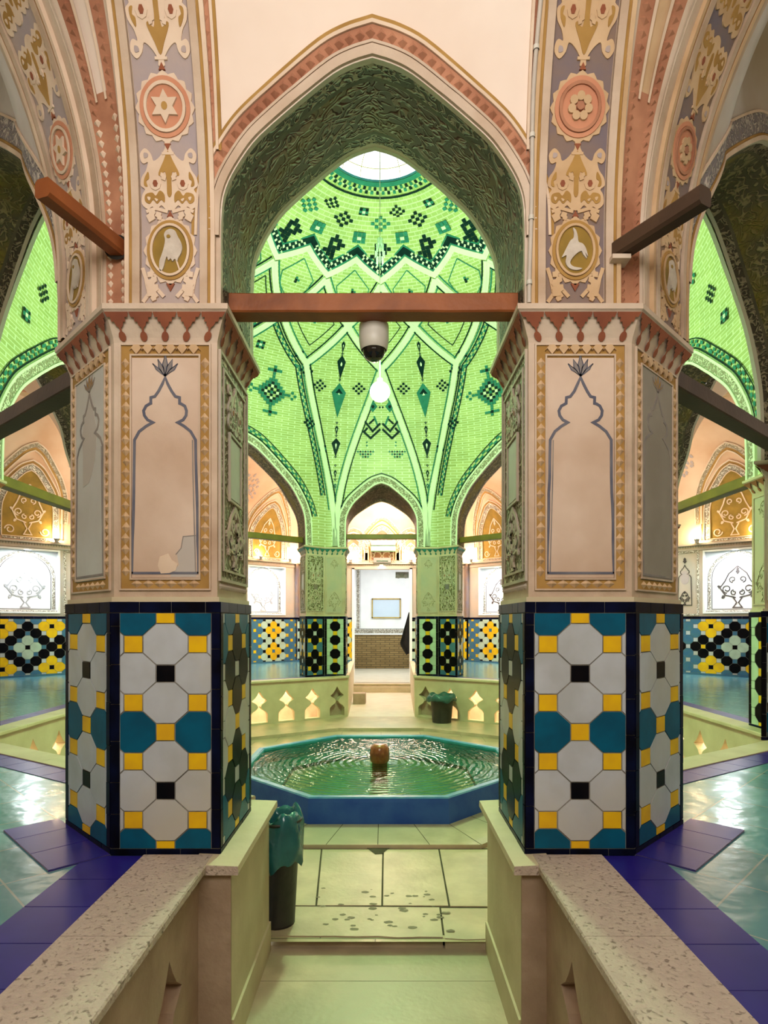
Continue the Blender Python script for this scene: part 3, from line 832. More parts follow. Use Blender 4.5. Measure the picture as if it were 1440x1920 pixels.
# vertical red diamond frames beside the tympanum over the near arch
for sg in (-1, 1):
    mb = MB(); sd = SIDES['S']
    def fo(a, b, h, sd=sd): return ring_pt(sd, sd['L']/2+a, b, h)
    pts = [(sg*(300-.02*(z-1330)), z) for z in range(1310, 1800, 20)]
    stroke(mb, pts, 24, 2, fo, 'redlight', sides=False)
    stroke(mb, pts, 5, 7, fo, 'cream', off=14); stroke(mb, pts, 5, 7, fo, 'cream', off=-14)
    stroke(mb, pts, 5, 4, fo, 'ochre', off=19*sg if sg < 0 else -19*-1 if False else -19*sg)
    z = 1345
    while z < 1790:
        pyr(mb, sg*(300-.02*(z-1330)), z, 9, 10, 8, fo, 'redlight', 2); z += 20
    struct_trim(mb)

# ------------------------------------------------------------------ carved plaster ribs above the near pillars
def bird_standing(c, z):
    P = [(-8, 38), (2, 42), (12, 38), (17, 28), (24, 16), (27, 4), (24, -8), (18, -18), (16, -24), (11, -19), (6, -24), (2, -18), (-3, -22), (-6, -14), (-10, -24), (-14, -38), (-19, -44), (-22, -40), (-22, -24), (-17, -10), (-12, 6), (-10, 20), (-12, 30)]
    return [(c+x*.9, z+y*.95) for x, y in P]
def bird_crane(c, z):
    P = [(0, 40), (6, 44), (4, 34), (5, 24), (12, 18), (20, 4), (26, -8), (30, -16), (20, -12), (22, -26), (14, -38), (-2, -42), (-14, -38), (4, -35), (12, -28), (8, -18), (-2, -8), (-12, -3), (-16, -10), (-24, -18), (-20, -6), (-26, -14), (-22, 2), (-15, 12), (-6, 16), (-4, 28)]
    return [(c+x*.9, z+y*.95) for x, y in P]
def make_rib(label, vk, sn, s_c, half, bg, cm, flip, bird, dark=False):
    sd = SIDES[sn]; sgn = 1 if sd['a'] == vk else -1
    sc = s_c if sgn == 1 else sd['L']-s_c
    def fo(a, b, h): return ring_pt(sd, sc + sgn*a, b, h)
    rt = thing('plaster_rib', label, 'rib', ring_pt(sd, sc, CZ))
    zt = 1760
    zl = [CZ + (zt-CZ)*i/36 for i in range(37)]
    mb = MB()
    mb.grid([[fo(-half, z, 2) if False else fo(a, z, 2.5) for a in (-half, -half*.5, 0, half*.5, half)] for z in zl], bg)
    mb.build('ground', rt)
    for s in (-1, 1):
        mb = MB()
        stroke(mb, [(s*(half+9), z) for z in zl], 14, 9, fo, 'plaster')
        stroke(mb, [(s*(half+19), z) for z in zl], 6, 6, fo, 'ochre')
        stroke(mb, [(s*(half+26), z) for z in zl], 8, 9, fo, cm)
        mb.build('edge_moulding', rt)
    r = half*.80
    # oval medallion
    zc = 1132; mb = MB()
    hoop = [(0 + r*1.10*math.cos(t)*(1+.05*math.cos(16*t)), zc + r*1.42*math.sin(t)*(1+.05*math.cos(16*t))) for t in [2*PI*i/64 for i in range(64)]]
    fill(mb, hoop, 5, fo, cm)
    stroke(mb, ell(0, zc, r*.93, r*1.22, 36), r*.13, 7, fo, 'ochre', closed=True)
    stroke(mb, ell(0, zc, r*.80, r*1.08, 36), r*.10, 9, fo, cm, closed=True)
    fill(mb, ell(0, zc, r*.75, r*1.02, 36), 6, fo, 'olive', 5)
    fill(mb, [(-6, zc+r*1.45), (6, zc+r*1.45), (0, zc+r*1.72)], 5, fo, 'red')
    fill(mb, [(-8, zc-r*1.42), (8, zc-r*1.42), (0, zc-r*1.75)], 5, fo, 'red')
    md = mb.build('oval_medallion', rt)
    bb = MB(); k = r/45.0
    B = soft(bird(0, 0)); B = [((x if not flip else -x)*k, zc+y*k) for x, y in B]
    fill(bb, B, 9, fo, 'bird', 6)
    if bird is bird_standing:
        fill(bb, ell((-1 if not flip else 1)*k*2, zc+25*k, 4*k, 3.5*k, 8), 10, fo, 'olive', 9)
        stroke(bb, [(12*k, zc-18*k), (20*k, zc-42*k)], 3*k, 8, fo, cm, h0=6)
    bb.build('bird', md)
    # leaves around the oval
    for s in (-1, 1):
        mb = MB()
        stroke(mb, [(s*half*.95, 1036), (s*half*.74, 1052), (s*half*.84, 1080), (s*half*.96, 1100)], 7, 5, fo, cm)
        stroke(mb, [(s*half*.74, 1052), (s*half*.45, 1060), (s*half*.22, 1046)], 7, 5, fo, cm)
        for zz, l in ((1054, 30), (1072, 26), (1090, 20)): leaf(mb, s*half*.78, zz-8, PI/2+s*.7, l, l*.7, 5.5, fo, cm)
        leaf(mb, s*half*.62, 1054, PI/2-s*.3, 24, 18, 5.5, fo, cm); leaf(mb, s*half*.5, 1056, -PI/2+s*.3, 20, 16, 5.5, fo, cm)
        mb.build('leaf_spray', rt)
        mb = MB()
        stroke(mb, [(s*4, 1204), (s*half*.5, 1210), (s*half*.82, 1204)], 6, 5, fo, cm)
        leaf(mb, s*half*.72, 1184, PI/2+s*.3, 28, 18, 5.5, fo, cm); leaf(mb, s*half*.45, 1204, -PI/2-s*.4, 18, 14, 5.5, fo, cm)
        mb.build('leaf_spray', rt)
    mb = MB(); palmette(mb, 0, 1206, 1322, half*.98, fo, cm, 'ochre'); mb.build('palmette', rt)
    # round medallion
    zc = 1376; mb = MB()
    hoop = [(r*1.2*math.cos(t)*(1+.05*math.cos(16*t)), zc + r*1.24*math.sin(t)*(1+.05*math.cos(16*t))) for t in [2*PI*i/64 for i in range(64)]]
    fill(mb, hoop, 5, fo, cm)
    stroke(mb, ell(0, zc, r*.98, r*1.02, 36), r*.16, 7, fo, 'pink', closed=True)
    stroke(mb, ell(0, zc, r*.82, r*.86, 36), r*.12, 9, fo, cm if not dark else 'redlight', closed=True)
    fill(mb, ell(0, zc, r*.76, r*.80, 36), 6, fo, 'pink', 5)
    for s in (-1, 1):
        fill(mb, [(-6, zc+s*r*1.3), (6, zc+s*r*1.3), (0, zc+s*r*1.55)], 6, fo, 'red')
        fill(mb, [(-11, zc+s*r*1.62), (11, zc+s*r*1.62), (11, zc+s*r*1.72), (-11, zc+s*r*1.72)], 6, fo, cm)
    md = mb.build('round_medallion', rt)
    bb = MB(); n = 6 if not dark else 7
    if not dark:
        star = [(rr*math.sin(PI*i/n), zc + rr*math.cos(PI*i/n)) for i in range(2*n) for rr in ((r*.62 if i % 2 == 0 else r*.34),)]
        fill(bb, star, 10, fo, cm, 6); fill(bb, ell(0, zc, r*.13, r*.15, 10), 10.6, fo, 'ochre', 10)
    else:
        for i in range(n):
            t = 2*PI*i/n; fill(bb, ell(r*.36*math.sin(t), zc+r*.36*math.cos(t), r*.17, r*.17, 10), 10, fo, 'cream_warm', 6)
        fill(bb, ell(0, zc, r*.16, r*.16, 10), 11, fo, 'redlight', 6)
    bb.build('flower', md)
    for z0, z1, up in ((1438, 1560, False), (1575, 1700, True)):
        mb = MB(); palmette(mb, 0, z0, z1, half*1.0, fo, cm, 'ochre', up=up); mb.build('palmette', rt)
    return rt
make_rib('pale lilac plaster rib with a grey falcon oval, above the pillar with the flaking patch', 'SL', 'S', 115, 54, 'lilac', 'cream', False, bird_standing)
make_rib('side plaster rib turned away from the falcon rib, with its own faded bird oval', 'SL', 'SW', 142, 54, 'lilac', 'cream', True, bird_standing)
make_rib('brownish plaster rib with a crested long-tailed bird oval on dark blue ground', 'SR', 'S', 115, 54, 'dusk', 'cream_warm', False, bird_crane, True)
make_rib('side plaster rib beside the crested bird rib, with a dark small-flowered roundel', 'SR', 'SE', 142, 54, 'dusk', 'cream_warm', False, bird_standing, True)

# ------------------------------------------------------------------ dome
IN_LINES = []
for sd_ in SIDES.values():
    (ax, ay), (bx, by) = sd_['ia'], sd_['ib']; ay -= CZ2; by -= CZ2
    L_ = math.hypot(bx-ax, by-ay); n_ = ((by-ay)/L_, -(bx-ax)/L_); d_ = ax*n_[0]+ay*n_[1]
    if d_ < 0: n_ = (-n_[0], -n_[1]); d_ = -d_
    IN_LINES.append((math.atan2(n_[0], n_[1]), d_))
def roct(th):
    best = 1e9
    for ang, d in IN_LINES:
        c = math.cos(th-ang)
        if c > .05: best = min(best, d/c)
    return best
DP = [(1000, 1745), (1600, 1745), (1850, 1705), (2120, 1600), (2330, 1450), (2540, 1200), (2700, 920), (2770, 830), (2840, 690), (2885, 520), (2918, 300), (2990, 250)]
def pz(z):
    def lin(z):
        z = max(DP[0][0], min(DP[-1][0], z))
        for (a, r), (b, q) in zip(DP, DP[1:]):
            if z <= b: return r+(q-r)*(z-a)/(b-a)
    if z > 2640: return lin(z)
    return (lin(z-70)+2*lin(z)+lin(z+70))/4 if z < 2640 else lin(z)
def dome_R(th, z):
    w = smooth(1550, 2450, z)
    return pz(z)*((1-w)*roct(th)/1745 + w)
def dome_pt(th, z, h=0.0):
    e = 8
    R = dome_R(th, z)
    if h:
        h += 4
        dR = (dome_R(th, z+e)-dome_R(th, z-e))/(2*e)      # slope
        l = math.hypot(1, dR)
        R2 = R - h/l; z2 = z + h*dR/l
    else: R2, z2 = R, z
    return (R2*math.sin(th), CZ2+R2*math.cos(th), z2)
D2R = PI/180
dome = MB()
ths = []
def side_thetas(sd):
    LI, hw = sd['LI'], sd['LI']/2
    r = []
    for t in [x for x in (1, .995, .985, .97, .95, .93, .90, .865, .825, .78, .73, .68, .625, .57, .515, .46, .41, .36, .305, .25, .185, .12, .06)] + [0] + [-x for x in (.06, .12, .185, .25, .305, .36, .41, .46, .515, .57, .625, .68, .73, .78, .825, .865, .90, .93, .95, .97, .985, .995, 1)]:
        f = .5 - t/2
        x = sd['ia'][0]+(sd['ib'][0]-sd['ia'][0])*f; y = sd['ia'][1]+(sd['ib'][1]-sd['ia'][1])*f - CZ2
        th = math.atan2(x, y)
        a = t*hw
        r.append((th, CZ-4 if abs(t) == 1 else arch_z(hw, *sd['iarch'], a)))
    return r
for sd in SIDES.values(): ths += side_thetas(sd)
ths.sort()
# pillar zones: add a few columns between sides
full = []
for i, (t, z) in enumerate(ths):
    full.append((t, z))
    t2, z2 = ths[(i+1) % len(ths)]
    if i == len(ths)-1: t2 += 2*PI
    if z < CZ and z2 < CZ and t2-t > .02:
        for q in range(1, 7): full.append((t+(t2-t)*q/7, CZ-4))
ND = 64
rows = [[] for _ in range(ND+1)]; uvr = [[] for _ in range(ND+1)]
full2 = full + [(full[0][0]+2*PI, full[0][1])]
for th, zb in full2:
    arc = 0; pp = None
    for i in range(ND+1):
        f = i/ND; z = zb + (2918-zb)*(1-(1-f)**1.35)
        R = dome_R(th, z)
        p = dome_pt(th, z)
        zz = z if z < 1700 else 1700 + (z-1700)*1.25
        rows[i].append(p); uvr[i].append((th*2.2, (zz + max(0, 1745-R)*.4)*U))
dome.grid(rows, 'dome_brick', uvrows=uvr)
struct(dome, 'ceiling_dome')

def dome_fn(thc, R0):
    return lambda a, b, h: dome_pt(thc + a/R0, b, h)
def polar_stroke(mb, path, w, h, k, off=0.0, sides=True):
    """path of (theta, z) on the dome; width measured on the surface"""
    A, B = [], []; n = len(path)
    P = [Vector(dome_pt(t, z)) for t, z in path]
    for i in range(n):
        t, z = path[i]
        nn = (Vector(dome_pt(t, z, 10))-Vector(dome_pt(t, z, 0))).normalized()
        T1 = (P[i]-P[i-1]).normalized() if i else (P[1]-P[0]).normalized()
        T2 = (P[i+1]-P[i]).normalized() if i < n-1 else T1
        s1, s2 = T1.cross(nn).normalized(), T2.cross(nn).normalized()
        sdv = s1+s2; sdv = sdv*(2/max(.5, sdv.length_squared))
        for Q, o_ in ((A, off+w/2), (B, off-w/2)):
            q = P[i]+sdv*o_
            if z < 2560:
                t2 = math.atan2(q.x, q.y-CZ2)
                q, q1 = Vector(dome_pt(t2, q.z)), Vector(dome_pt(t2, q.z, 6))
                Q.append((q, (q1-q)/10))
            else: Q.append((q, nn))
    h += 3
    for i in range(n-1):
        mb.face([A[i][0]+A[i][1]*h, A[i+1][0]+A[i+1][1]*h, B[i+1][0]+B[i+1][1]*h, B[i][0]+B[i][1]*h], k)
        if sides:
            for Q in (A, B): mb.face([Q[i][0], Q[i+1][0], Q[i+1][0]+Q[i+1][1]*h, Q[i][0]+Q[i][1]*h], k)
Z1, Z2, Z3, ZPK, ZP = 2690, 2530, 2330, 2790, CZ+6
def path_ll(a, b, n=10, ex=1.0):
    return [(a[0]*D2R + (b[0]-a[0])*D2R*(i/n), a[1] + (b[1]-a[1])*(i/n)) for i in range(n+1)]
def path_pier(th_p, th_n, zn, n=22):
    return [((th_p + (th_n-th_p)*(i/n)**2.0)*D2R, ZP + (zn-ZP)*(i/n)) for i in range(n+1)]
ribs = MB(); lines = MB()
K = 22.5
piers = [12, 62.5, 117.5, 168, -168, -117.5, -62.5, -12]
segs = []
for k in range(16):
    segs.append(('u', path_ll((k*K, Z1), ((k+.5)*K, Z2), 8))); segs.append(('u', path_ll((k*K, Z1), ((k-.5)*K, Z2), 8)))
    if k % 8 == 4: continue
    for s in (-.5, .5):
        if (k % 8 == 3 and s > 0) or (k % 8 == 5 and s < 0): pass
        segs.append(('u', path_ll(((k+s)*K, Z2), (k*K, Z3), 8)))
for p, near in ((12, (0, K)), (62.5, (2*K, 3*K)), (117.5, (5*K, 6*K)), (168, (7*K, 8*K))):
    for s in (1, -1):
        for q in near: segs.append(('p', path_pier(s*p, s*q, Z3)))
for kind, pth in segs:
    polar_stroke(ribs, pth, 40, 9, 'dome_pale')
    polar_stroke(ribs, pth, 5, 10.5, 'dome_pale', 0)
    lo = pth if kind == 'u' else pth[5:]
    for o_, kk in ((31, 'dome_dark'), (-31, 'dome_teal')):
        polar_stroke(lines, lo, 9, 2.5, kk, o_, False)
struct(ribs, 'trim_20')
struct(lines, 'trim_21')
# zigzag band
zz = MB()
zp = []
for k in range(-8, 9):
    zp.append((k*K, Z1+14)); zp.append(((k+.5)*K, ZPK-12))
zp = zp[:-1]
full_z = [(zp[0][0]*D2R, zp[0][1])]
for a, b in zip(zp, zp[1:]): full_z += path_ll(a, b, 5)[1:]
polar_stroke(zz, full_z, 34, 8, 'dome_pale', 0)
polar_stroke(zz, full_z, 8, 4, 'dome_teal', -22)
polar_stroke(zz, full_z, 36, 3, 'dome_dark', -45)
polar_stroke(zz, full_z, 8, 4, 'dome_teal', -68)
for i in range(len(full_z)-1):
    for f in (.25, .75):
        a = (full_z[i][0]*(1-f)+full_z[i+1][0]*f, full_z[i][1]*(1-f)+full_z[i+1][1]*f)
        e = ((full_z[i+1][0]-full_z[i][0])*.14, (full_z[i+1][1]-full_z[i][1])*.14)
        sh_ = -9 if f < .5 else 9
        polar_stroke(zz, [(a[0]-e[0], a[1]-e[1]), (a[0]+e[0], a[1]+e[1])], 17, 4, 'dome_pale', -45+sh_, False)
struct(zz, 'trim_22')

# tile motifs set in the dome brickwork
mo = MB()
def cells(th, z, lst, c=24, R=None):
    R = R or dome_R(th, z)
    dR = (dome_R(th, z+6)-dome_R(th, z-6))/12; cb = 1/math.hypot(1, dR)
    fn = lambda a, b, h: dome_pt(th + a/R, z + (b-z)*cb, h)
    for i, j, k in lst:
        a, b = i*c, z + j*c*.9
        fill(mo, [(a-c*.46, b-c*.42), (a+c*.46, b-c*.42), (a+c*.46, b+c*.42), (a-c*.46, b+c*.42)], 3, fn, k, sides=False)
Dk, Tl = 'dome_dark', 'dome_teal'
flower4 = [(i, j, Dk) for i, j in ((0, 2), (-1, 1), (1, 1), (-2, 0), (2, 0), (-1, -1), (1, -1), (0, -2), (0, 0))]
plus = [(0, 0, 'dome_pale'), (1, 0, Tl), (-1, 0, Tl), (0, 1, Tl), (0, -1, Tl), (1, 1, Dk), (-1, -1, Dk), (1, -1, Dk), (-1, 1, Dk)]
double = [(i, j, Dk) for i, j in ((0, 2), (-1, 1), (0, 3), (1, 2), (1, 1), (0, 0), (-1, -1), (-1, -2), (0, -1), (1, 0), (-1, 0), (0, -2), (-2, -1), (0, -3), (2, 1), (-1, 2))]
bigd = []
for i in range(-5, 6):
    for j in range(-5, 6):
        m_ = abs(i)+abs(j)
        if m_ == 5: bigd.append((i, j, Tl))
        elif m_ == 4: bigd.append((i, j, Tl))
        elif m_ == 3 or m_ == 1: bigd.append((i, j, Dk if (i+j) % 2 else Tl)) if (i % 2 or j % 2) else None
        elif m_ == 2 and i*j == 0: bigd.append((i, j, 'dome_pale'))
        elif m_ == 0: bigd.append((0, 0, Tl))
for s in (-1, 1):
    bigd += [(i, s*(7+j), Tl) for i, j in ((0, -1), (-1, 0), (1, 0), (0, 1), (-2, 0), (2, 0))] + [(0, s*7, Dk)]
    bigd += [(s*(7+j), i, Tl) for i, j in ((0, -1), (-1, 0), (1, 0), (0, 1))]
for k in range(16):
    th = k*K*D2R
    cells(th, 2800, double, 27)
    cells(th+K/2*D2R, 2838, [(i, j, Tl if kk == Dk else kk) for i, j, kk in plus], 27)
    cells(th, 2868, [(i, j, kk if k % 2 else (Tl if kk == Dk else kk)) for i, j, kk in flower4], 24)
    cells(th+K/2*D2R, 2886, plus if k % 2 else flower4, 19)
    cells(th+K/2*D2R, 2660, [(0, 1, Tl), (0, 0, Dk), (1, 0, Tl), (0, -1, Dk)], 16)       # small rhomb panels
    # outline of the small panels
    c0 = (k+.5)*K
    pth = [(c0-5.2, 2630), (c0-6.5, 2672), (c0, 2738), (c0+6.5, 2672), (c0+5.2, 2630), (c0, 2585), (c0-5.2, 2630)]
    for a, b in zip(pth, pth[1:]): polar_stroke(mo, path_ll(a, b, 3), 6, 3, Tl, 0, False)
# diamond cells around ring-3 nodes: ornament
for k in range(16):
    th = k*K*D2R
    cells(th, 2535, [(0, 2, Tl), (0, 0, Dk), (0, 1, Tl), (-1, 0, Tl), (1, 0, Tl), (0, -1, Tl)], 18)
    c0 = k*K
    pth = [(c0, 2420), (c0-6.6, 2530), (c0, 2636), (c0+6.6, 2530), (c0, 2420)]
    for a, b in zip(pth, pth[1:]): polar_stroke(mo, path_ll(a, b, 4), 6, 3, Dk, 0, False)
def kite(th, z, w, hh, fn=None, fillk=Dk, edge=Tl, R=1500):
    fn = dome_fn(th, R)
    P = [(0, z+hh*.38), (w, z+hh*.12), (0, z-hh*.62), (-w, z+hh*.12)]
    fill(mo, P, 3, fn, edge, sides=False)
    fill(mo, [(a*.62, z+(b-z)*.62) for a, b in P], 4, fn, fillk, sides=False)
    fill(mo, [(a*.22, z+(b-z)*.32) for a, b in P], 5, fn, 'dome_pale', sides=False)
for p in piers:
    t = p*D2R
    R = dome_R(t, 2100)
    kite(t, 2440, 16, 60, fillk=Dk, edge=Dk); kite(t, 2345, 34, 130, edge=Dk); kite(t, 2160, 52, 220)
    kite(t, 1830, 30, 140, edge=Dk); kite(t, 1620, 10, 70, edge=Dk); kite(t, 1945, 12, 70, edge=Dk); kite(t, 1520, 10, 50, edge=Tl)
    for zz_ in (2400, 2262, 1990, 1900, 1745, 1680, 1570): kite(t, zz_, 9, 20, edge=Dk)
    for s in (-1, 1):
        cells(t + s*5.6*D2R, 2215, flower4, 20)
# blue-check borders and big diamond in the wide bays
for c0, hw_ in ((37.2, 25.2), (-37.2, 25.2), (142.8, 25.2), (-142.8, 25.2), (90, 27.5), (-90, 27.5)):
    t = (c0 if hw_ > 26 else math.copysign(31 if abs(c0) < 90 else 149, c0))*D2R
    cells(t, 2120, bigd, 23)
    for s in (-1, 1):
        cells(t + s*9.0*D2R, 2290, flower4, 20); cells(t + s*11.5*D2R, 1960, flower4, 20); cells(t+s*6*D2R, 2370, plus, 20)
        cells(t + s*15.5*D2R, 1800, plus, 20)
        # check band along the lower ribs
        pth = path_pier(c0+s*hw_, c0+s*14.9 if hw_ < 26 else c0+s*22.5, Z3)[7:] + path_ll((c0+s*14.9 if hw_ < 26 else c0+s*22.5, Z3), (c0+s*3.5 if hw_ < 26 else c0+s*12, Z2), 6)[1:]
        sg = 1
        for o_ in (50, 86):
            polar_stroke(mo, pth, 8, 3, Dk, -o_*s, False)
        for i in range(len(pth)-1):
            for q in range(3):
                f = (q+.5)/3
                a = (pth[i][0]*(1-f)+pth[i+1][0]*f, pth[i][1]*(1-f)+pth[i+1][1]*f)
                if (i*3+q) % 2: polar_stroke(mo, [(a[0]-(pth[i+1][0]-pth[i][0])*.16, a[1]-(pth[i+1][1]-pth[i][1])*.16), (a[0]+(pth[i+1][0]-pth[i][0])*.16, a[1]+(pth[i+1][1]-pth[i][1])*.16)], 15, 2.5, Tl, -s*60, False)
                else: polar_stroke(mo, [(a[0]-(pth[i+1][0]-pth[i][0])*.16, a[1]-(pth[i+1][1]-pth[i][1])*.16), (a[0]+(pth[i+1][0]-pth[i][0])*.16, a[1]+(pth[i+1][1]-pth[i][1])*.16)], 15, 2.5, Tl, -s*76, False)
# north and south narrow panels: angular tile ornament
for c0 in (0, 180):
    fn = dome_fn(c0*D2R, 1700)
    for s in (-1, 1):
        stroke(mo, [(s*8, 1990), (s*70, 1935), (s*150, 1960+60), (s*165, 2035)][:3], 16, 3, fn, Dk, sides=False)
        stroke(mo, [(s*8, 1950), (s*85, 1885), (s*140, 1930), (s*110, 1958)], 16, 3, fn, Dk, sides=False)
        stroke(mo, [(s*50, 2025), (s*100, 1985)], 14, 3, fn, Dk, sides=False)
        stroke(mo, [(s*30, 1975), (s*60, 2040)], 14, 3, fn, Tl, sides=False)
        fill(mo, [(s*70, 2145), (s*108, 2105), (s*70, 2065), (s*32, 2105)], 3, fn, Tl, sides=False)
        fill(mo, ell(s*70, 2105, 14, 14, 6), 4, fn, Dk, sides=False)
        fill(mo, ell(s*130, 2112, 9, 9, 4), 3, fn, Dk, sides=False); fill(mo, ell(s*12, 2100, 9, 9, 4), 3, fn, Dk, sides=False)
        for i in range(-3, 4):
            for j in range(0, 3):
                if abs(i)+j <= 3: fill(mo, ell(s*125+i*20, 1785-j*20, 9.5, 9.5, 4), 3, fn, Tl if (i+j) % 2 else Dk, sides=False)
        fill(mo, ell(s*115, 1830, 8, 8, 4), 3, fn, Tl, sides=False); fill(mo, ell(s*115, 1855, 8, 8, 4), 3, fn, Tl, sides=False)
        fill(mo, ell(s*40, 2175, 8, 8, 4), 3, fn, Tl, sides=False); fill(mo, ell(s*40, 2215, 8, 8, 4), 3, fn, Tl, sides=False)
struct(mo, 'trim_23')
# archivolts on the dome side
av = MB()
for nm, sd in SIDES.items():
    hw = sd['LI']/2
    arc = [p for p in resample(arch_pts(hw, *sd['iarch']), 20)]
    ox, oy = sd['n']
    def fi(a, b, h, sd=sd):
        t = .5 - a/sd['LI']
        x = sd['ia'][0]+(sd['ib'][0]-sd['ia'][0])*t; y = sd['ia'][1]+(sd['ib'][1]-sd['ia'][1])*t
        return dome_pt(math.atan2(x, y-CZ2), b, h)
    stroke(av, arc, 12, 8, fi, 'dome_pale', off=-6)
    stroke(av, arc, 38, 3, fi, 'carved_white', off=-32)
    stroke(av, arc, 12, 7, fi, 'dome_pale', off=-58)
    up = [p for p in arc if p[1] > 1230]
    stroke(av, up, 8, 3, fi, 'dome_dark', off=-74, sides=False)
    if sd['wide']:
        stroke(av, up, 6, 3, fi, 'dome_dark', off=-118, sides=False)
        o1, o2 = offs(up, -88), offs(up, -104)
        for i in range(len(up)-1):
            Q = o1 if i % 2 else o2
            stroke(av, [Q[i], Q[i+1]], 15, 2.6, fi, 'dome_teal', sides=False)
struct(av, 'trim_24')

# oculus: tiled collar, glass and ribs
oc = MB()
oc.lathe([(300, 2915), (297, 2926), (310, 2930)], 0, CZ2, 'dome_teal', 48)
oc.lathe([(302, 2914), (318, 2911), (330, 2908)], 0, CZ2, 'dome_teal', 48)
oc.lathe([(398, 2897), (410, 2895)], 0, CZ2, 'dome_dark', 48)
for i in range(72):
    t = 2*PI*i/72
    for q, r_ in ((0, 346), (1, 372)):
        zb_ = 2918-(r_-300)*.15-4
        tt = t + (q*PI/72)
        oc.face([((r_+dr)*math.cos(tt+dt), CZ2+(r_+dr)*math.sin(tt+dt), zb_-dr*.15) for dr, dt in ((-11, -.022), (-11, .022), (11, .022), (11, -.022))], 'dome_dark' if (i+q) % 2 else 'dome_teal')
struct(oc, 'trim_25')
gl = MB()
gl.lathe([(297*math.cos(a), 2926+130*math.sin(a)) for a in [PI/2*i/10 for i in range(10)]] + [(2, 3056)], 0, CZ2, 'glass', 40)
sky = struct(gl, 'window_1')
rb = MB()
for i in range(16):
    t = 2*PI*i/16
    rb.tube([(291*math.cos(a)*math.cos(t), CZ2+291*math.cos(a)*math.sin(t), 2926+128*math.sin(a)) for a in [PI/2*j/8 for j in range(9)]], 2, 'gold', 5)
for a in (.35, .8, 1.2):
    rb.tube([(291*math.cos(a)*math.cos(2*PI*j/40), CZ2+291*math.cos(a)*math.sin(2*PI*j/40), 2926+128*math.sin(a)) for j in range(41)], 2, 'gold', 5)
rb.build('glazing_bars', sky)

# ------------------------------------------------------------------ floors
FZ, SZF, BZ, RZ = -335, -358, -322, -232           # court floor, south walkway, raised band, room floor
XL, XR = -258, 272                                  # faces of the south passage walls
M['court'] = brick_mat('court_floor_slabs', (.58, .50, .33), (.50, .43, .28), (.20, .17, .11), .62, .40, .004, .3, use_uv=False, bump=.2, coat=.25)
OUT = [(930, -1500), (3300, 870), (3300, 3150), (930, 5520)]
for sg, nm in ((1, 'floor_east_platform'), (-1, 'floor_west_platform')):
    xi = XR if sg > 0 else -XL
    P = [(330, -1500)] + OUT + [(330, 5520), (262, 3690), (1500, 2900), (1500, 1120), (xi+6, 333), (xi+6, -38), (330, -38)]
    mb = MB()
    for t in tessellate_polygon([[Vector((sg*x, y, 0)) for x, y in P]]):
        mb.face([(sg*P[i][0], P[i][1], 0) for i in t], 'turquoise')
    # indigo border strips
    def hf(p0, d, nrm):
        return lambda a, b, h: (p0[0]+d[0]*a+nrm[0]*b, p0[1]+d[1]*a+nrm[1]*b, h)
    def strip(p0, p1, wd, inward, step=104, zo=0):
        dx, dy = p1[0]-p0[0], p1[1]-p0[1]; L = math.hypot(dx, dy); d = (dx/L, dy/L)
        f = hf(p0, d, inward)
        fill(mb, [(0, 0), (L, 0), (L, wd), (0, wd)], .8+zo, f, 'grout', sides=False)
        t = 0
        while t < L-6:
            n = min(L, t+step*random.uniform(.95, 1.05))
            fill(mb, [(t+.9, .9), (n-.9, .9), (n-.9, wd-.9), (t+.9, wd-.9)], 1.8+zo, f, 'indigo'); t = n
    strip((sg*425, -3), (sg*425, -1490), 108, (sg, 0))
    strip((sg*492, 2), (sg*700, 210), 108, (sg*S2, -S2), zo=1.4)
    for (ax, ay), (bx, by), off in (((330, 333+40), (1500, 1120+5), 70), ((1500, 1120), (1500, 2900), 70), ((330, 3690-40), (1500, 2900), 70)):
        dx, dy = bx-ax, by-ay; L = math.hypot(dx, dy)
        n = (dy/L, -dx/L)
        cx, cy = (ax+bx)/2, (ay+by)/2
        if (cx+n[0]*10)**2 + (cy+n[1]*10-CZ2)**2 < cx*cx + (cy-CZ2)**2: n = (-n[0], -n[1])
        strip((sg*(ax+n[0]*off), ay+n[1]*off), (sg*(bx+n[0]*off), by+n[1]*off), 90, (sg*n[0], n[1]))
    struct(mb, nm)
COURT = [(XR, 333), (1500, 1120), (1500, 2900), (262, 3690), (-262, 3690), (-1500, 2900), (-1500, 1120), (XL, 333)]
mb = MB()
for t in tessellate_polygon([[Vector((*p, 0)) for p in COURT]]): mb.face([(*COURT[i], FZ) for i in t], 'court')
struct(mb, 'floor_court')
mb = MB()
P = [(-330, -1500), (330, -1500), (330, -38), (XR, -38), (XR, 362), (XL, 362), (XL, -38), (-330, -38)]
for t in tessellate_polygon([[Vector((*p, 0)) for p in P]]): mb.face([(*P[i], SZF) for i in t], 'stone')
for y in (210,): mb.box(XL, XR, y, y+.8, SZF, SZF+.3, 'stain')
struct(mb, 'floor_south_walkway')
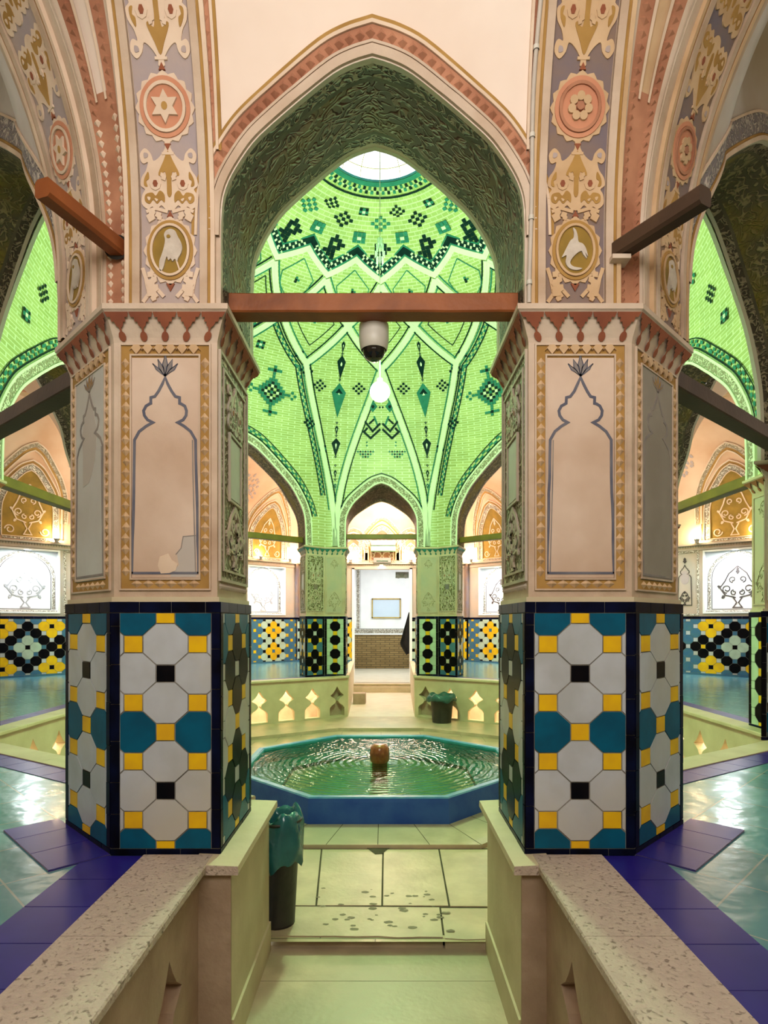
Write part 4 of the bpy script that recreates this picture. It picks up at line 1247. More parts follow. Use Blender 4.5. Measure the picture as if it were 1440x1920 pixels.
# slabs at the south end of the court
mb = MB()
mb.box(XL, XR, 364, 960, FZ-30, FZ+.6, 'joint'); mb.box(-420, 420, 364, 940, FZ-30, FZ+.5, 'joint')
def slab(quad, top, k='stone', thick=24):
    cx = sum(p[0] for p in quad)/4; cy = sum(p[1] for p in quad)/4
    mb.prism([(cx+(x-cx)*.993, cy+(y-cy)*.996) for x, y in quad], top-thick, top, k)
T = FZ+3
rag = [(XL, 358)] + [(XL+(XR-XL-110)*i/8, 352+random.uniform(-5, 6)) for i in range(1, 8)] + [(165, 350)]
mb.prism(rag + [(170, 505), (-400, 512), (-400, 430)], T-26, T, 'stone')
mb.prism([(170, 346), (220, 340), (XR, 343), (420, 440), (420, 500), (175, 502)], T-26, T-1, 'stone')
slab([(-420, 516), (-165, 516), (-192, 925), (-420, 925)], T)
slab([(-161, 516), (14, 516), (16, 925), (-188, 925)], T)
slab([(18, 516), (196, 514), (205, 925), (20, 925)], T)
slab([(200, 512), (420, 508), (420, 925), (209, 925)], T)
for i in range(42):
    x, y = random.uniform(-170, 190), random.uniform(372, 640)
    r = random.uniform(2, 8)
    mb.face([(x+r*1.6*math.cos(a), y+r*math.sin(a)*random.uniform(.6, 1.2), T+.5) for a in [2*PI*q/9 for q in range(9)]], 'stain')
mb.face([(-38, 934, T+.6), (40, 934, T+.6), (14, 882, T+.6), (-8, 878, T+.6)], 'joint')
struct(mb, 'floor_entrance_slabs')
def octo(ap, cx=0, cy=1785): return [(cx+ap/math.cos(PI/8)*math.cos(PI/8+PI/4*i), cy+ap/math.cos(PI/8)*math.sin(PI/8+PI/4*i)) for i in range(8)]
mb = MB()
ap = octo(850); mb.prism(ap, FZ-2, FZ+15, 'stone')
for p, q in zip(ap, octo(640)): 
    d = (q[0]-p[0], q[1]-p[1]); l = math.hypot(*d); n = (-d[1]/l*1.2, d[0]/l*1.2)
    mb.face([(p[0]+n[0], p[1]+n[1], FZ+15.4), (p[0]-n[0], p[1]-n[1], FZ+15.4), (q[0]-n[0], q[1]-n[1], FZ+15.4), (q[0]+n[0], q[1]+n[1], FZ+15.4)], 'joint')
for i in range(8):
    p, q = ap[i], ap[(i+1) % 8]; m2 = octo(640)[i], octo(640)[(i+1) % 8]
    for f in (.25, .5, .75):
        a = (p[0]+(q[0]-p[0])*f, p[1]+(q[1]-p[1])*f); b = (m2[0][0]+(m2[1][0]-m2[0][0])*f, m2[0][1]+(m2[1][1]-m2[0][1])*f)
        d = (b[0]-a[0], b[1]-a[1]); l = math.hypot(*d); n = (-d[1]/l*1.2, d[0]/l*1.2)
        mb.face([(a[0]+n[0], a[1]+n[1], FZ+15.4), (a[0]-n[0], a[1]-n[1], FZ+15.4), (b[0]-n[0], b[1]-n[1], FZ+15.4), (b[0]+n[0], b[1]+n[1], FZ+15.4)], 'joint')
struct(mb, 'floor_pool_apron')
mb = MB()
band = [(1500, 2900), (262, 3690), (-262, 3690), (-1500, 2900), (-1270, 2560), (-300, 3170), (300, 3170), (1270, 2560)]
mb.prism(band, FZ-2, BZ+8, 'stone')
struct(mb, 'floor_north_band')
mb = MB()
mb.face([(-262, 3680, FZ+16), (262, 3680, FZ+16), (310, 5345, FZ+16), (-310, 5345, FZ+16)], 'stone_light')
mb.box(-310, 310, 5345, 5420, FZ, RZ-28, 'stone'); mb.box(-310, 310, 5400, 5560, FZ, RZ, 'stone')
mb.box(-312, 312, 5396, 5420, RZ-8, RZ+1, 'stone_wall')
mb.face([(-420, 5540, RZ), (620, 5540, RZ), (620, 7500, RZ), (-420, 7500, RZ)], 'stone_light')
struct(mb, 'floor_north_passage')

# ------------------------------------------------------------------ parapets with keyhole openings
KEY = [(64, 0), (64, 62), (50, 80), (22, 98), (9, 116), (22, 136), (60, 160), (34, 180), (16, 204), (0, 232)]
KEY = KEY + [(-a, b) for a, b in KEY[-2::-1]]
def parapet(label, p0, p1, cen, zb, openings, blind=(), th=46, name='stone_parapet', cop=(64, 18), kw='stone_wall', kc='stone_wall', group=None, plain_end=False, cop_off=0):
    fn, L = plane_fn(p0, p1, cen)
    rt = thing(name, label, 'parapet', ((p0[0]+p1[0])/2, (p0[1]+p1[1])/2, zb), group)
    mb = MB(); zt = -14
    outer = [(0, zb), (L, zb), (L, zt), (0, zt)]
    holes = [[(c+a, zb+34+b) for a, b in KEY] for c in openings]
    loops = [[Vector((*p, 0)) for p in outer]] + [[Vector((*p, 0)) for p in h[::-1]] for h in holes]
    flat = [p for l in loops for p in l]
    tris = tessellate_polygon(loops)
    for h in (0, -th):
        for t in tris: mb.face([fn(flat[i].x, flat[i].y, h) for i in t], kw)
    for hl in holes:
        for i in range(len(hl)): mb.face([fn(*hl[i-1], 0), fn(*hl[i], 0), fn(*hl[i], -th), fn(*hl[i-1], -th)], kw)
    for i in range(4): mb.face([fn(*outer[i-1], 0), fn(*outer[i], 0), fn(*outer[i], -th), fn(*outer[i-1], -th)], kw)
    for c in blind:
        hl = [(c+a*1.02, zb+33+b*1.01) for a, b in KEY]
        fill(mb, hl, -th+.5, fn, 'stone_end', sides=False)
    stroke(mb, [(0, zb+6), (L, zb+6)], 12, 6, fn, kw)
    mb.build('lattice_panel', rt)
    cb = MB(); n = max(1, int(L/260))
    for i in range(n):
        a0, a1 = L*i/n+.6, L*(i+1)/n-.6
        P = [(a0, 0), (a1, 0), (a1, 1), (a0, 1)]
        prof = [(15, -12), (18, -8), (18, 2), (16, 5), (-cop[0], 5), (-cop[0], -12)]
        rows = [[fn(a, z, h+cop_off) for h, z in prof] for a in (a0, a1)]
        cb.grid(rows, kc, closed=True, smooth=False)
        for r in rows: cb.face(r, kc)
    cb.build('coping', rt)
    return rt
CEN = (0, CZ2)
def inward(p0, p1):  # centre used so that the outward side of plane_fn faces the court
    mx, my = (p0[0]+p1[0])/2, (p0[1]+p1[1])/2
    return (mx + (mx-CEN[0])*1.0, my + (my-CEN[1])*1.0)
LNE = math.hypot(1238, 790)
for p0, p1, ops, bl, lab in (
    ((262, 3690), (1500, 2900), [98+212*i for i in range(6)], [98], 'lit keyhole parapet beyond the pool, behind the bin with the teal bag'),
    ((-262, 3690), (-1500, 2900), [98+212*i for i in range(6)], [98], 'lit keyhole parapet beyond the pool, on the grey stone block side'),
    ((1500, 2900), (1500, 1120), [120+212*i for i in range(8)], [], 'keyhole parapet with a dark star opening beside the clean pink panel pillar'),
    ((-1500, 2900), (-1500, 1120), [120+212*i for i in range(8)], [], 'keyhole parapet with a glowing star opening beside the flaking patch pillar'),
    ((XR, 333), (1500, 1120), [120+212*i for i in range(6)], [], 'near diagonal court parapet seen from behind at the clean pink panel pillar'),
    ((XL, 333), (-1500, 1120), [120+212*i for i in range(6)], [], 'near diagonal court parapet seen from behind at the flaking patch pillar')):
    dx_, dy_ = p1[0]-p0[0], p1[1]-p0[1]; l_ = math.hypot(dx_, dy_); dx_ /= l_; dy_ /= l_
    i0, i1 = (2 if bl else 30 if abs(p0[0]) == 1500 else 60), 30
    q0, q1 = (p0[0]+dx_*i0, p0[1]+dy_*i0), (p1[0]-dx_*i1, p1[1]-dy_*i1)
    parapet(lab, q0, q1, inward(p0, p1), FZ, [c-i0 for c in ops if c < l_-110], [c-i0 for c in bl], cop=(74, 18))
# recess behind the openings
mb = MB()
for p0, p1 in (((262, 3690), (1500, 2900)), ((1500, 2900), (1500, 1120)), ((1500, 1120), (XR, 333))):
    for s in (1, -1):
        q0, q1 = (s*p0[0], p0[1]), (s*p1[0], p1[1])
        c = inward(q0, q1); fn, L = plane_fn(q0, q1, c)
        fill(mb, [(0, FZ), (L, FZ), (L, -3), (0, -3)], -190, fn, 'cream', sides=False)
        mb.face([fn(0, FZ+1, 0), fn(L, FZ+1, 0), fn(L, FZ+1, -190), fn(0, FZ+1, -190)], 'stone_light')
struct(mb, 'wall_platform_core')
# south approach parapets, passage walls
for sg, lab in ((-1, 'near walkway parapet with pitted coping running to the flaking patch pillar'), (1, 'near walkway parapet with pitted coping running to the clean pink panel pillar')):
    x = sg*315
    parapet(lab, (x, -5), (x, -1490), (sg*900, -700), SZF, [185, 415, 655, 895], [], th=50, cop=(112, 20), kw='stone_end', kc='stone_pink')
mb = MB()
for sg in (-1, 1):
    mb.face([(sg*470, -40, SZF), (sg*470, -1490, SZF), (sg*470, -1490, -1), (sg*470, -40, -1)], 'stone_end')
    mb.face([(sg*365, -40, SZF+1), (sg*365, -1490, SZF+1), (sg*470, -1490, SZF+1), (sg*470, -40, SZF+1)], 'stone_end')
struct(mb, 'wall_walkway_core')
for sg, xf, lab in ((-1, XL, 'plain stone passage wall under the flaking patch pillar, beside the tall bin'), (1, XR, 'plain stone passage wall under the clean pink panel pillar')):
    rt = thing('passage_wall', lab, 'wall', (xf, 150, SZF)); rt['kind'] = 'thing'
    mb = MB(); x2 = sg*330
    mb.box(min(xf, x2), max(xf, x2), -36, 338, SZF, -14, 'stone_wall')
    for z0, z1 in ((SZF, SZF+70),): mb.box(min(xf, xf-sg*5), max(xf, xf-sg*5), -30, 338, z0, z1, 'stone_wall')
    mb.build('wall_face', rt)
    mb = MB(); mb.box(min(xf-sg*2, x2), max(xf-sg*2, x2), -41, -35, SZF, -14, 'stone_end')
    mb.build('end_block', rt)
    mb = MB(); xe = xf-sg*18; xo = sg*325
    prof = [(xe, -14), (xe-sg*1, -10), (xe, 2), (xo, 5), (xo, -14)]
    rows = [[(x, y, z) for x, z in prof] for y in (-54, 348)]
    mb.grid(rows, 'stone_wall', closed=True, smooth=False)
    for r in rows: mb.face(r, 'stone_pink')
    mb.build('coping', rt)
# north passage cheeks
for sg, lab in ((-1, 'low stone cheek of the far passage behind the grey stone block'), (1, 'low stone cheek of the far passage opposite the grey stone block')):
    rt = thing('passage_cheek', lab, 'parapet', (sg*285, 4500, FZ))
    mb = MB(); P = [(sg*263, 3748), (sg*306, 5500), (sg*340, 5500), (sg*330, 3748)]
    mb.prism(P, FZ, -12, 'stone_wall'); mb.build('wall_face', rt)
    mb = MB(); mb.prism([(sg*257, 3758), (sg*300, 5500), (sg*345, 5500), (sg*345, 3758)], -12, 5, 'stone_wall'); mb.build('coping', rt)

# ------------------------------------------------------------------ outer walls
OV = [(-930, -1500), (930, -1500), (3300, 870), (3300, 3150), (930, 5520), (-930, 5520), (-3300, 3150), (-3300, 870)]
def col_outer(i, j):
    j -= 4; i = (i+60) % 12; i = i-12 if i > 6 else i
    a, b = abs(i), abs(j)
    if (a+b) % 2:
        if a+b == 3 or (a == 5 and b == 0) or (a == 4 and b == 1): return 'black_tile'
        if a+b == 1: return 'pale_tile'
        if abs(a-3)+abs(b-3) == 1: return 'yellow_tile'
        return 'slate_tile'
    if (a, b) in ((0, 0), (3, 3)): return 'black_tile'
    if a+b == 2: return 'slate_tile'
    return 'yellow_tile' if (a, b) == (4, 0) else 'white_tile'
def col_far(i, j):
    i = (i+48) % 8; i = i-8 if i > 4 else i
    a, b = abs(i), abs(j-4)
    jj = abs(b-2)
    if (i+j) % 2:
        if a+jj == 1 or (a == 0 and b in (1, 3)): return 'yellow_tile'
        return 'slate_tile' if a >= 3 else 'pale_tile'
    if a == 0 and b == 2: return 'slate_tile'
    return 'black_tile' if a < 3 else 'yellow_tile'
def outer_fn(p0, p1):
    dx, dy = p1[0]-p0[0], p1[1]-p0[1]; L = math.hypot(dx, dy); dx /= L; dy /= L
    n = (-dy, dx)
    if (p0[0]-0)*n[0] + (p0[1]-CZ2)*n[1] > 0: n = (dy, -dx)
    def o(z):
        t = max(0, min(1, (z-1180)/820)); return 720*(1-math.sqrt(max(0, 1-t*t)))
    def fn(a, b, h):
        oo = o(b)+h
        return (p0[0]+dx*a+n[0]*oo, p0[1]+dy*a+n[1]*oo, b)
    return fn, L
def scatter_medallion(mb, c, z, r, fn, k):
    for ring, n in ((.25, 6), (.55, 11), (.85, 16)):
        for i in range(n):
            t = 2*PI*(i+.5*(ring > .5))/n
            leaf(mb, c+r*ring*math.cos(t), z+r*ring*math.sin(t), t+random.uniform(-.9, .9), r*.28, r*.22, 3, fn, k)
    for s in (-1, 1):
        stroke(mb, spiral(c+s*r*.38, z, r*.34, 0, 1.3, s, 18), r*.06, 3, fn, k)
NAMES = ['south', 'southeast', 'east', 'northeast', 'north', 'northwest', 'west', 'southwest']
uplights = []
for q in range(8):
    p0, p1 = OV[q], OV[(q+1) % 8]; nm = NAMES[q]
    if nm == 'northwest': p0, p1 = p1, p0; p0, p1 = OV[5], OV[6]
    if nm == 'northeast': p0, p1 = OV[4], OV[3]
    fn, L = outer_fn(p0, p1)
    niches = [382, 1131, 1874, 2616] if nm in ('northeast', 'northwest') else ([L/2] if nm not in ('north', 'south') else [])
    vis = nm in ('northeast', 'northwest', 'north')
    mb = MB(); k = 'outer_plaster'
    hn = 235
    xs = [0]
    if nm == 'north': gaps = [(L/2-304, L/2+304, RZ, 1015)]
    else: gaps = [(c-hn, c+hn, 500, 1012) for c in niches]
    for g in gaps: xs += [g[0], g[1]]
    xs.append(L)
    kw_ = 'plaster_grey' if vis else 'outer_plaster'
    for i in range(len(xs)-1):
        a, b = xs[i], xs[i+1]
        isg = i % 2 == 1
        z0 = FZ if nm in ('north', 'south') else -2
        if isg:
            g = gaps[i//2]
            if g[2] > z0: fill(mb, [(a, z0), (b, z0), (b, g[2]), (a, g[2])], 0, fn, kw_)
            fill(mb, [(a, g[3]), (b, g[3]), (b, 1060), (a, 1060)], 0, fn, kw_)
        else: fill(mb, [(a, z0), (b, z0), (b, 1060), (a, 1060)], 0, fn, kw_)
    ncol = max(6, int(L/120))
    rows = [[fn(L*j/ncol, 1060 + 940*math.sin(PI/2*i/22), 0) for j in range(ncol+1)] for i in range(23)]
    mb.grid(rows, 'outer_plaster')
    struct(mb, 'wall_' + nm)
    if not vis: continue
    # tile dado
    mb = MB(); sp = [(0, L)] if nm != 'north' else [(0, L/2-306), (L/2+306, L)]
    for a, b in sp:
        fill(mb, [(a, 0), (b, 0), (b, TZ), (a, TZ)], 1.5, fn, 'grout', sides=False)
        if nm == 'north': tile_field(mb, fn, a+10, b-10, 16, 455, (L/2+306+10 if a > 0 else 10), 452, 58, 55, col_far, 3)
        else:
            tile_field(mb, fn, 12, 820, 16, 455, 300, 452, 58, 55, col_far, 3)
            tile_field(mb, fn, 842, b-12, 16, 455, 2616, 452, 58, 55, col_outer, 3)
            tile_strip(mb, fn, 821, 841, 14, 456, 'navy_tile', True, 70, 3)
        tile_strip(mb, fn, a, b, 456, TZ, 'navy_tile', False, 80, 3.4)
        tile_strip(mb, fn, a, b, 0, 15, 'slate_tile', False, 80, 3.4)
        tile_strip(mb, fn, a, a+12, 14, 456, 'black_tile', True, 70, 3.4)
    struct_trim(mb)
    # cornice
    mb = MB()
    for a, b in ([(0, L)]):
        for z0, z1, h in ((1018, 1030, 6), (1030, 1056, 3), (1056, 1070, 24)):
            fill(mb, [(a, z0), (b, z0), (b, z1), (a, z1)], h, fn, 'plaster_grey' if h > 3 else 'plaster')
            if h > 20: mb.face([fn(a, z1, 0), fn(b, z1, 0), fn(b, z1, h), fn(a, z1, h)], 'plaster_grey')
        t = 8
        while t < b:
            fill(mb, [(t-7, 1054), (t, 1034), (t+7, 1054)], 5, fn, 'stone_end', 3, False); t += 20
    struct_trim(mb)
    # niches
    for ci, c in enumerate(niches):
        mb = MB(); d = -70
        g = (c-hn, c+hn, 500, 1012)
        fill(mb, [(g[0], g[2]), (g[1], g[2]), (g[1], g[3]), (g[0], g[3])], d, fn, 'white_wall', sides=False)
        R = [(g[0], g[2]), (g[1], g[2]), (g[1], g[3]), (g[0], g[3])]
        for i in range(4): mb.face([fn(*R[i-1], 0), fn(*R[i], 0), fn(*R[i], d), fn(*R[i-1], d)], 'white_wall')
        fz = lambda a, b, h, fn=fn: fn(a, b, d+h)
        arch = [(c+hn*.80*math.cos(t), 790 + 175*math.sin(t)) for t in [PI*i/24 for i in range(25)]]
        arch = [(c+hn*.80, 535)] + arch + [(c-hn*.80, 535)]
        stroke(mb, arch, 5, 2, fz, 'blackline', closed=True)
        stroke(mb, offs(arch, -20), 22, 2, fz, 'carved_white'); stroke(mb, offs(arch, -33), 3, 2, fz, 'greyline')
        stroke(mb, [(c-hn, 514), (c+hn, 514)], 20, 2, fz, 'carved_white')
        tree_of_life(mb, c, 548, 330, 128, fz, 'blackline' if nm == 'northeast' else 'greyline', 3, 8)
        stroke(mb, R, 14, 6, fn, 'white_wall', closed=True, off=7)
        struct_trim(mb)
    # painted panels beside the niches, lunettes above
    mb = MB()
    cs = niches if nm != 'north' else [L/2-310, L/2, L/2+310]
    for c in (niches if nm != 'north' else []):
        x0, x1 = c+hn+30, c+hn+235
        if x1 > L: continue
        m_ = (x0+x1)/2; s = .85
        stroke(mb, [(x0, 492), (x1, 492), (x1, 1008), (x0, 1008)], 16, 4, fn, 'carved_white', closed=True)
        out = [(m_+x*s, 560+(z-518)*.9) for x, z in BOTTLE]; out = out + [(2*m_-a, b) for a, b in out[-2::-1]]
        fill(mb, out, 1.5, fn, 'plaster_grey', sides=False); stroke(mb, out, 6, 3, fn, 'blackline', closed=True)
        fill(mb, ell(m_, 800, 36, 60, 16), 3, fn, 'lilac'); tree_of_life(mb, m_, 575, 110, 38, fn, 'blackline', 4, 5)
        leaf(mb, m_, 915, PI/2, 50, 30, 3, fn, 'blackline')
    for c in cs:
        hw, za = (178, 1600) if nm != 'north' else (118, 1330)
        if nm == 'north' and c == L/2: hw, za = 150, 1420
        ar = arch_pts(hw, 1250 if nm != 'north' else 1180, za, 1100)
        ar = [(c+a, b) for a, b in resample(ar, 20)]
        fill(mb, [ar[i] for i in range(0, len(ar), 2)], 1.5, fn, 'olive' if nm != 'north' else 'redlight', sides=False)
        cl = [(c-hw, 1100), (c+hw, 1100)]
        stroke(mb, ar, 6, 8, fn, 'cream', off=-3); stroke(mb, ar, 34, 4, fn, 'carved_white', off=-24)
        stroke(mb, ar, 7, 9, fn, 'cream', off=-46); stroke(mb, ar, 10, 4, fn, 'ochre', off=-58); stroke(mb, ar, 9, 9, fn, 'cream', off=-70)
        stroke(mb, cl, 6, 6, fn, 'cream'); stroke(mb, [(c-hw, 1086), (c+hw, 1086)], 14, 3, fn, 'carved_white')
        tree_of_life(mb, c, 1118, (za-1118)*.80, hw*.62, fn, 'cream', 4, 8)
        for s in (-1, 1): stroke(mb, spiral(c+s*hw*.7, 1150, hw*.2, 0, 1.2, s, 14), 9, 4, fn, 'cream')
        big = [(c + (a-c)*1.35 + 0, 1100+(b-1100)*1.28) for a, b in ar if b > 1180]
        stroke(mb, big, 8, 7, fn, 'cream'); stroke(mb, big, 14, 3, fn, 'ochre', off=-12); stroke(mb, big, 24, 3, fn, 'carved_pale', off=-34); stroke(mb, big, 8, 7, fn, 'cream', off=-50)
    struct_trim(mb)
    mb = MB()
    md = [(c+371, 1735) for c in niches[:-1]] if nm != 'north' else []
    md += [(60, 1740), (L-110, 1735)] if nm != 'north' else []
    for c, z in md: scatter_medallion(mb, c, z, 118, fn, 'lilac')
    if md: struct_trim(mb)
# ribs (pale bands) at the angles of the outer vault
mb = MB()
for sx in (-1, 1):
    for vx_, vy_ in ((930, 5520), (3300, 3150)):
        for da in (-1, 1):
            pass
mb.tube([(-922, 5508, 477), (-922, 5508, 1060)], 22, 'dusk', 10); mb.tube([(922, 5508, 477), (922, 5508, 1060)], 22, 'dusk', 10)
struct_trim(mb)
# unseen slab and skirt added around the hall so that no light leaks in
mb = MB()
ro = [(1560*math.cos(2*PI*i/32), CZ2+1560*math.sin(2*PI*i/32)) for i in range(32)]
ou = [(6600*math.cos(2*PI*i/32), CZ2+6600*math.sin(2*PI*i/32)) for i in range(32)]
mb.grid([[(x, y, 2310) for x, y in ro], [(x, y, 2310) for x, y in ou], [(x, y, -500) for x, y in ou]], 'dark', closed=True, smooth=False)
struct(mb, 'light_block')

# room beyond the doorway
mb = MB(); Y = 7500
mb.face([(-420, Y, RZ), (620, Y, RZ), (620, Y, 250), (-420, Y, 250)], 'room_brick', uv=[(0, 0), (2.4, 0), (2.4, 1.11), (0, 1.11)])
mb.box(-420, 620, Y-12, Y, 244, 254, 'white_wall')
mb.face([(-420, Y, 250), (620, Y, 250), (620, Y, 1300), (-420, Y, 1300)], 'white_wall')
fnr = lambda a, b, h: (a, Y-h, b)
stroke(mb, [(-420, 295), (620, 295)], 60, 2, fnr, 'carved_white'); stroke(mb, [(-420, 332), (620, 332)], 4, 2, fnr, 'greyline')
stroke(mb, [(-345, 330), (-345, 1300)], 44, 2, fnr, 'carved_white'); stroke(mb, [(-312, 330), (-312, 1300)], 4, 2, fnr, 'greyline')
struct(mb, 'wall_room_back')
mb = MB()
for x in (-420, 620): mb.face([(x, 5560, RZ), (x, Y, RZ), (x, Y, 1300), (x, 5560, 1300)], 'white_wall')
mb.face([(-420, 5560, 1300), (620, 5560, 1300), (620, Y, 1300), (-420, Y, 1300)], 'white_wall')
struct(mb, 'wall_room_side')
mb = MB()
for sg in (-1, 1): mb.box(min(sg*300, sg*326), max(sg*300, sg*326), 5500, 5570, RZ, 1015, 'white_wall')
mb.box(-326, 326, 5500, 5570, 1000, 1018, 'plaster_grey')
struct(mb, 'door_1')

# ------------------------------------------------------------------ tie beams
def beam(label, p0, p1, zc, w, h, k, group=None, hole=None):
    d = Vector((p1[0]-p0[0], p1[1]-p0[1], 0)); L = d.length; d.normalize(); n = Vector((-d.y, d.x, 0))
    o = thing('tie_beam', label, 'beam', (p0[0], p0[1], zc), group)
    mb = MB(); c = 3
    prof = [(-w/2+c, -h/2), (w/2-c, -h/2), (w/2, -h/2+c), (w/2, h/2-c), (w/2-c, h/2), (-w/2+c, h/2), (-w/2, h/2-c), (-w/2, -h/2+c)]
    rows = []
    for i in range(13):
        t = L*i/12; j = [random.uniform(-.7, .7) for _ in range(2)]
        rows.append([Vector((p0[0], p0[1], zc)) + d*t + n*(a+j[0]) + Vector((0, 0, b+j[1])) for a, b in prof])
    mb.grid(rows, k, closed=True, smooth=False); mb.face(rows[0], k); mb.face(rows[-1], k)
    mb.build('timber', o)
    return o, d, n
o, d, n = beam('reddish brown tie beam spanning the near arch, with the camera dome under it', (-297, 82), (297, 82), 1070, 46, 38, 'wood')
mb = MB()
mb.tube([(284, 60, 1050), (288, 57, 1076), (287, 60, 1094), (286, 84, 1094), (288, 108, 1080), (286, 108, 1050)], 2.4, 'stone_pink', 6)
mb.build('rope_loop', o)
beam('green-lit tie beam across the far narrow arch above the doorway', (-300, 3900), (300, 3900), 1132, 50, 40, 'wood_olive_lit')
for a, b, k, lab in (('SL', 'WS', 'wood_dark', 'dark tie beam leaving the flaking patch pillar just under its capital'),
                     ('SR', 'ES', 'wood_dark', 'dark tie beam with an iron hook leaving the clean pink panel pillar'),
                     ('NL', 'WN', 'wood_olive_lit', 'thin olive-lit tie beam in the far arch on the grey stone block side'),
                     ('NR', 'EN', 'wood_olive_lit', 'thin olive-lit tie beam in the far arch on the bin side')):
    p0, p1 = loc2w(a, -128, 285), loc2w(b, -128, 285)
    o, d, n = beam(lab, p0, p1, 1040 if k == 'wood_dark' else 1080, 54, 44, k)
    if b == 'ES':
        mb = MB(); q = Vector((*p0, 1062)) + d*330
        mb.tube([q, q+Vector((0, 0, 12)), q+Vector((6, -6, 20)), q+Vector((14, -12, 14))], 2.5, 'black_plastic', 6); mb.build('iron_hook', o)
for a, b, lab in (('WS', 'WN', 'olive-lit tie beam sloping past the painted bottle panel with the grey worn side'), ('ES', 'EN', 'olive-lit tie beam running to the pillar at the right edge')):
    beam(lab, loc2w(a, 180, 130), loc2w(b, 180, 130), 1075, 56, 48, 'wood_olive_lit')
# sawn beam stubs sticking out of the wall recesses
def stub(label, p0, p1, z0, z1, k, w=32, h=32):
    rt = thing('beam_stub', label, 'beam', (*p0, z0))
    a, b = Vector((*p0, z0)), Vector((*p1, z1)); d = (b-a).normalized()
    n = d.cross(Vector((0, 0, 1))).normalized(); u = n.cross(d)
    mb = MB(); c = 5
    prof = [(-w/2+c, -h/2), (w/2-c, -h/2), (w/2, -h/2+c), (w/2, h/2-c), (w/2-c, h/2), (-w/2+c, h/2), (-w/2, h/2-c), (-w/2, -h/2+c)]
    rows = [[a + d*t + n*x + u*y for x, y in prof] for t in (0, (b-a).length*.5, (b-a).length)]
    mb.grid(rows, k, closed=True, smooth=False); mb.face(rows[0], k); mb.face(rows[-1], k)
    mb.build('timber', rt)
    hb = MB()
    hb.lathe([(2, 0), (24, 0)], 0, 0, 'dark', 16)
    v = [tuple(a + d*9 + Vector((x, z*.0, y))) for x, y, z in hb.v]
    hb.v = v; hb.build('socket', rt)
    return rt
stub('short sawn beam end sticking out beside the falcon oval rib', (-480, 14), (-536, -150), 1145, 1147, 'wood')
o = stub('dark sawn beam end sticking out beside the crested bird rib', (452, 10), (545, -150), 1132, 1134, 'wood_dark')
mb = MB(); mb.box(440, 474, -26, 6, 1106, 1114, 'plaster'); mb.build('wedge', o)

# ------------------------------------------------------------------ fountain pool
rt = thing('fountain_pool', 'octagonal blue painted pool with rippled green water in the sunken court', 'pool', (0, 1785, FZ+15))
mb = MB()
def ring(ap, z): return [(*p, z) for p in octo(ap)]
mb.grid([ring(640, FZ+14), ring(636, -240), ring(634, -226)], 'basin_blue', closed=True, smooth=False)
mb.build('outer_wall', rt)
mb = MB(); mb.grid([ring(634, -226), ring(630, -221), ring(606, -221), ring(600, -226)], 'basin_rim', closed=True, smooth=False); mb.build('rim', rt)
mb = MB(); mb.grid([ring(600, -226), ring(598, -300), ring(440, -302)], 'basin_in', closed=True, smooth=False)
mb.grid([ring(440, -302), ring(430, -420)], 'basin_floor', closed=True, smooth=False)
pp = octo(430)
mb.face([(*p, -420) for p in pp], 'basin_floor'); mb.build('lining', rt)
mb = MB(); mb.face([(x, y, -236) for x, y in octo(600)], 'water'); mb.build('pool_water', rt)
mb = MB(); mb.lathe([(36, -300), (38, -236), (46, -226), (47, -190), (44, -165), (36, -152), (20, -148), (1, -150)], 0, 1785, 'copper', 20); mb.build('spout', rt)
# ------------------------------------------------------------------ bins
def make_bin(label, x, y, z, r0, r1, h, kbag, full, rx=1.0):
    rt = thing('waste_bin', label, 'bin', (x, y, z))
    mb = MB(); mb.lathe([(1, z), (r0, z), (r0, z+6), (r1, z+h), (r1+5, z+h), (r1+5, z+h+6), (r1-4, z+h+6), (r0-4, z+8), (1, z+8)], x, y, 'bin', 24); mb.build('bucket', rt)
    mb = MB(); rows = []; n = 40
    prof = ([(1.0, -.40), (1.10, -.33), (1.15, -.22), (1.13, -.08), (1.10, .0), (1.05, .06), (.92, .09), (.8, .03), (.7, -.1), (.3, -.2)] if full else
            [(1.10, -.16), (1.22, -.14), (1.20, -.02), (1.12, .06), (1.02, .10), (.9, .07), (.75, .0), (.3, -.1)])
    ph = [random.uniform(0, 6) for _ in range(6)]
    for i, (rr, zz_) in enumerate(prof):
        row = []
        for j in range(n):
            t = 2*PI*j/n
            w = 1 + .05*math.sin(5*t+ph[0]+i) + .035*math.sin(9*t+ph[1]-i*.7) + .02*math.sin(17*t+ph[2])
            dz = h*(.035*math.sin(4*t+ph[3]) + .03*math.sin(7*t+ph[4]+i))
            row.append((x+r1*rr*w*math.cos(t), y+r1*rr*w*math.sin(t), z+h*(1+zz_)+dz))
        rows.append(row)
    mb.grid(rows, kbag, closed=True); mb.build('bin_liner', rt)
    return rt
make_bin('tall dark bin with a shiny teal liner tucked behind the near passage wall', -252, 425, FZ+3, 44, 58, 262, 'bag', True)
make_bin('charcoal bin with dusty teal bag in front of the far keyhole parapet', 452, 3420, BZ+8, 70, 88, 190, 'bag_dull', False)
# stone block
rt = thing('stone_block', 'grey squared stone block on the far passage floor', 'block', (-205, 4500, FZ+16))
mb = MB(); mb.prism([(-262, 4440), (-150, 4440), (-146, 4560), (-264, 4560)], FZ+16, FZ+112, 'stone_end'); mb.build('block', rt)
rt2 = rt
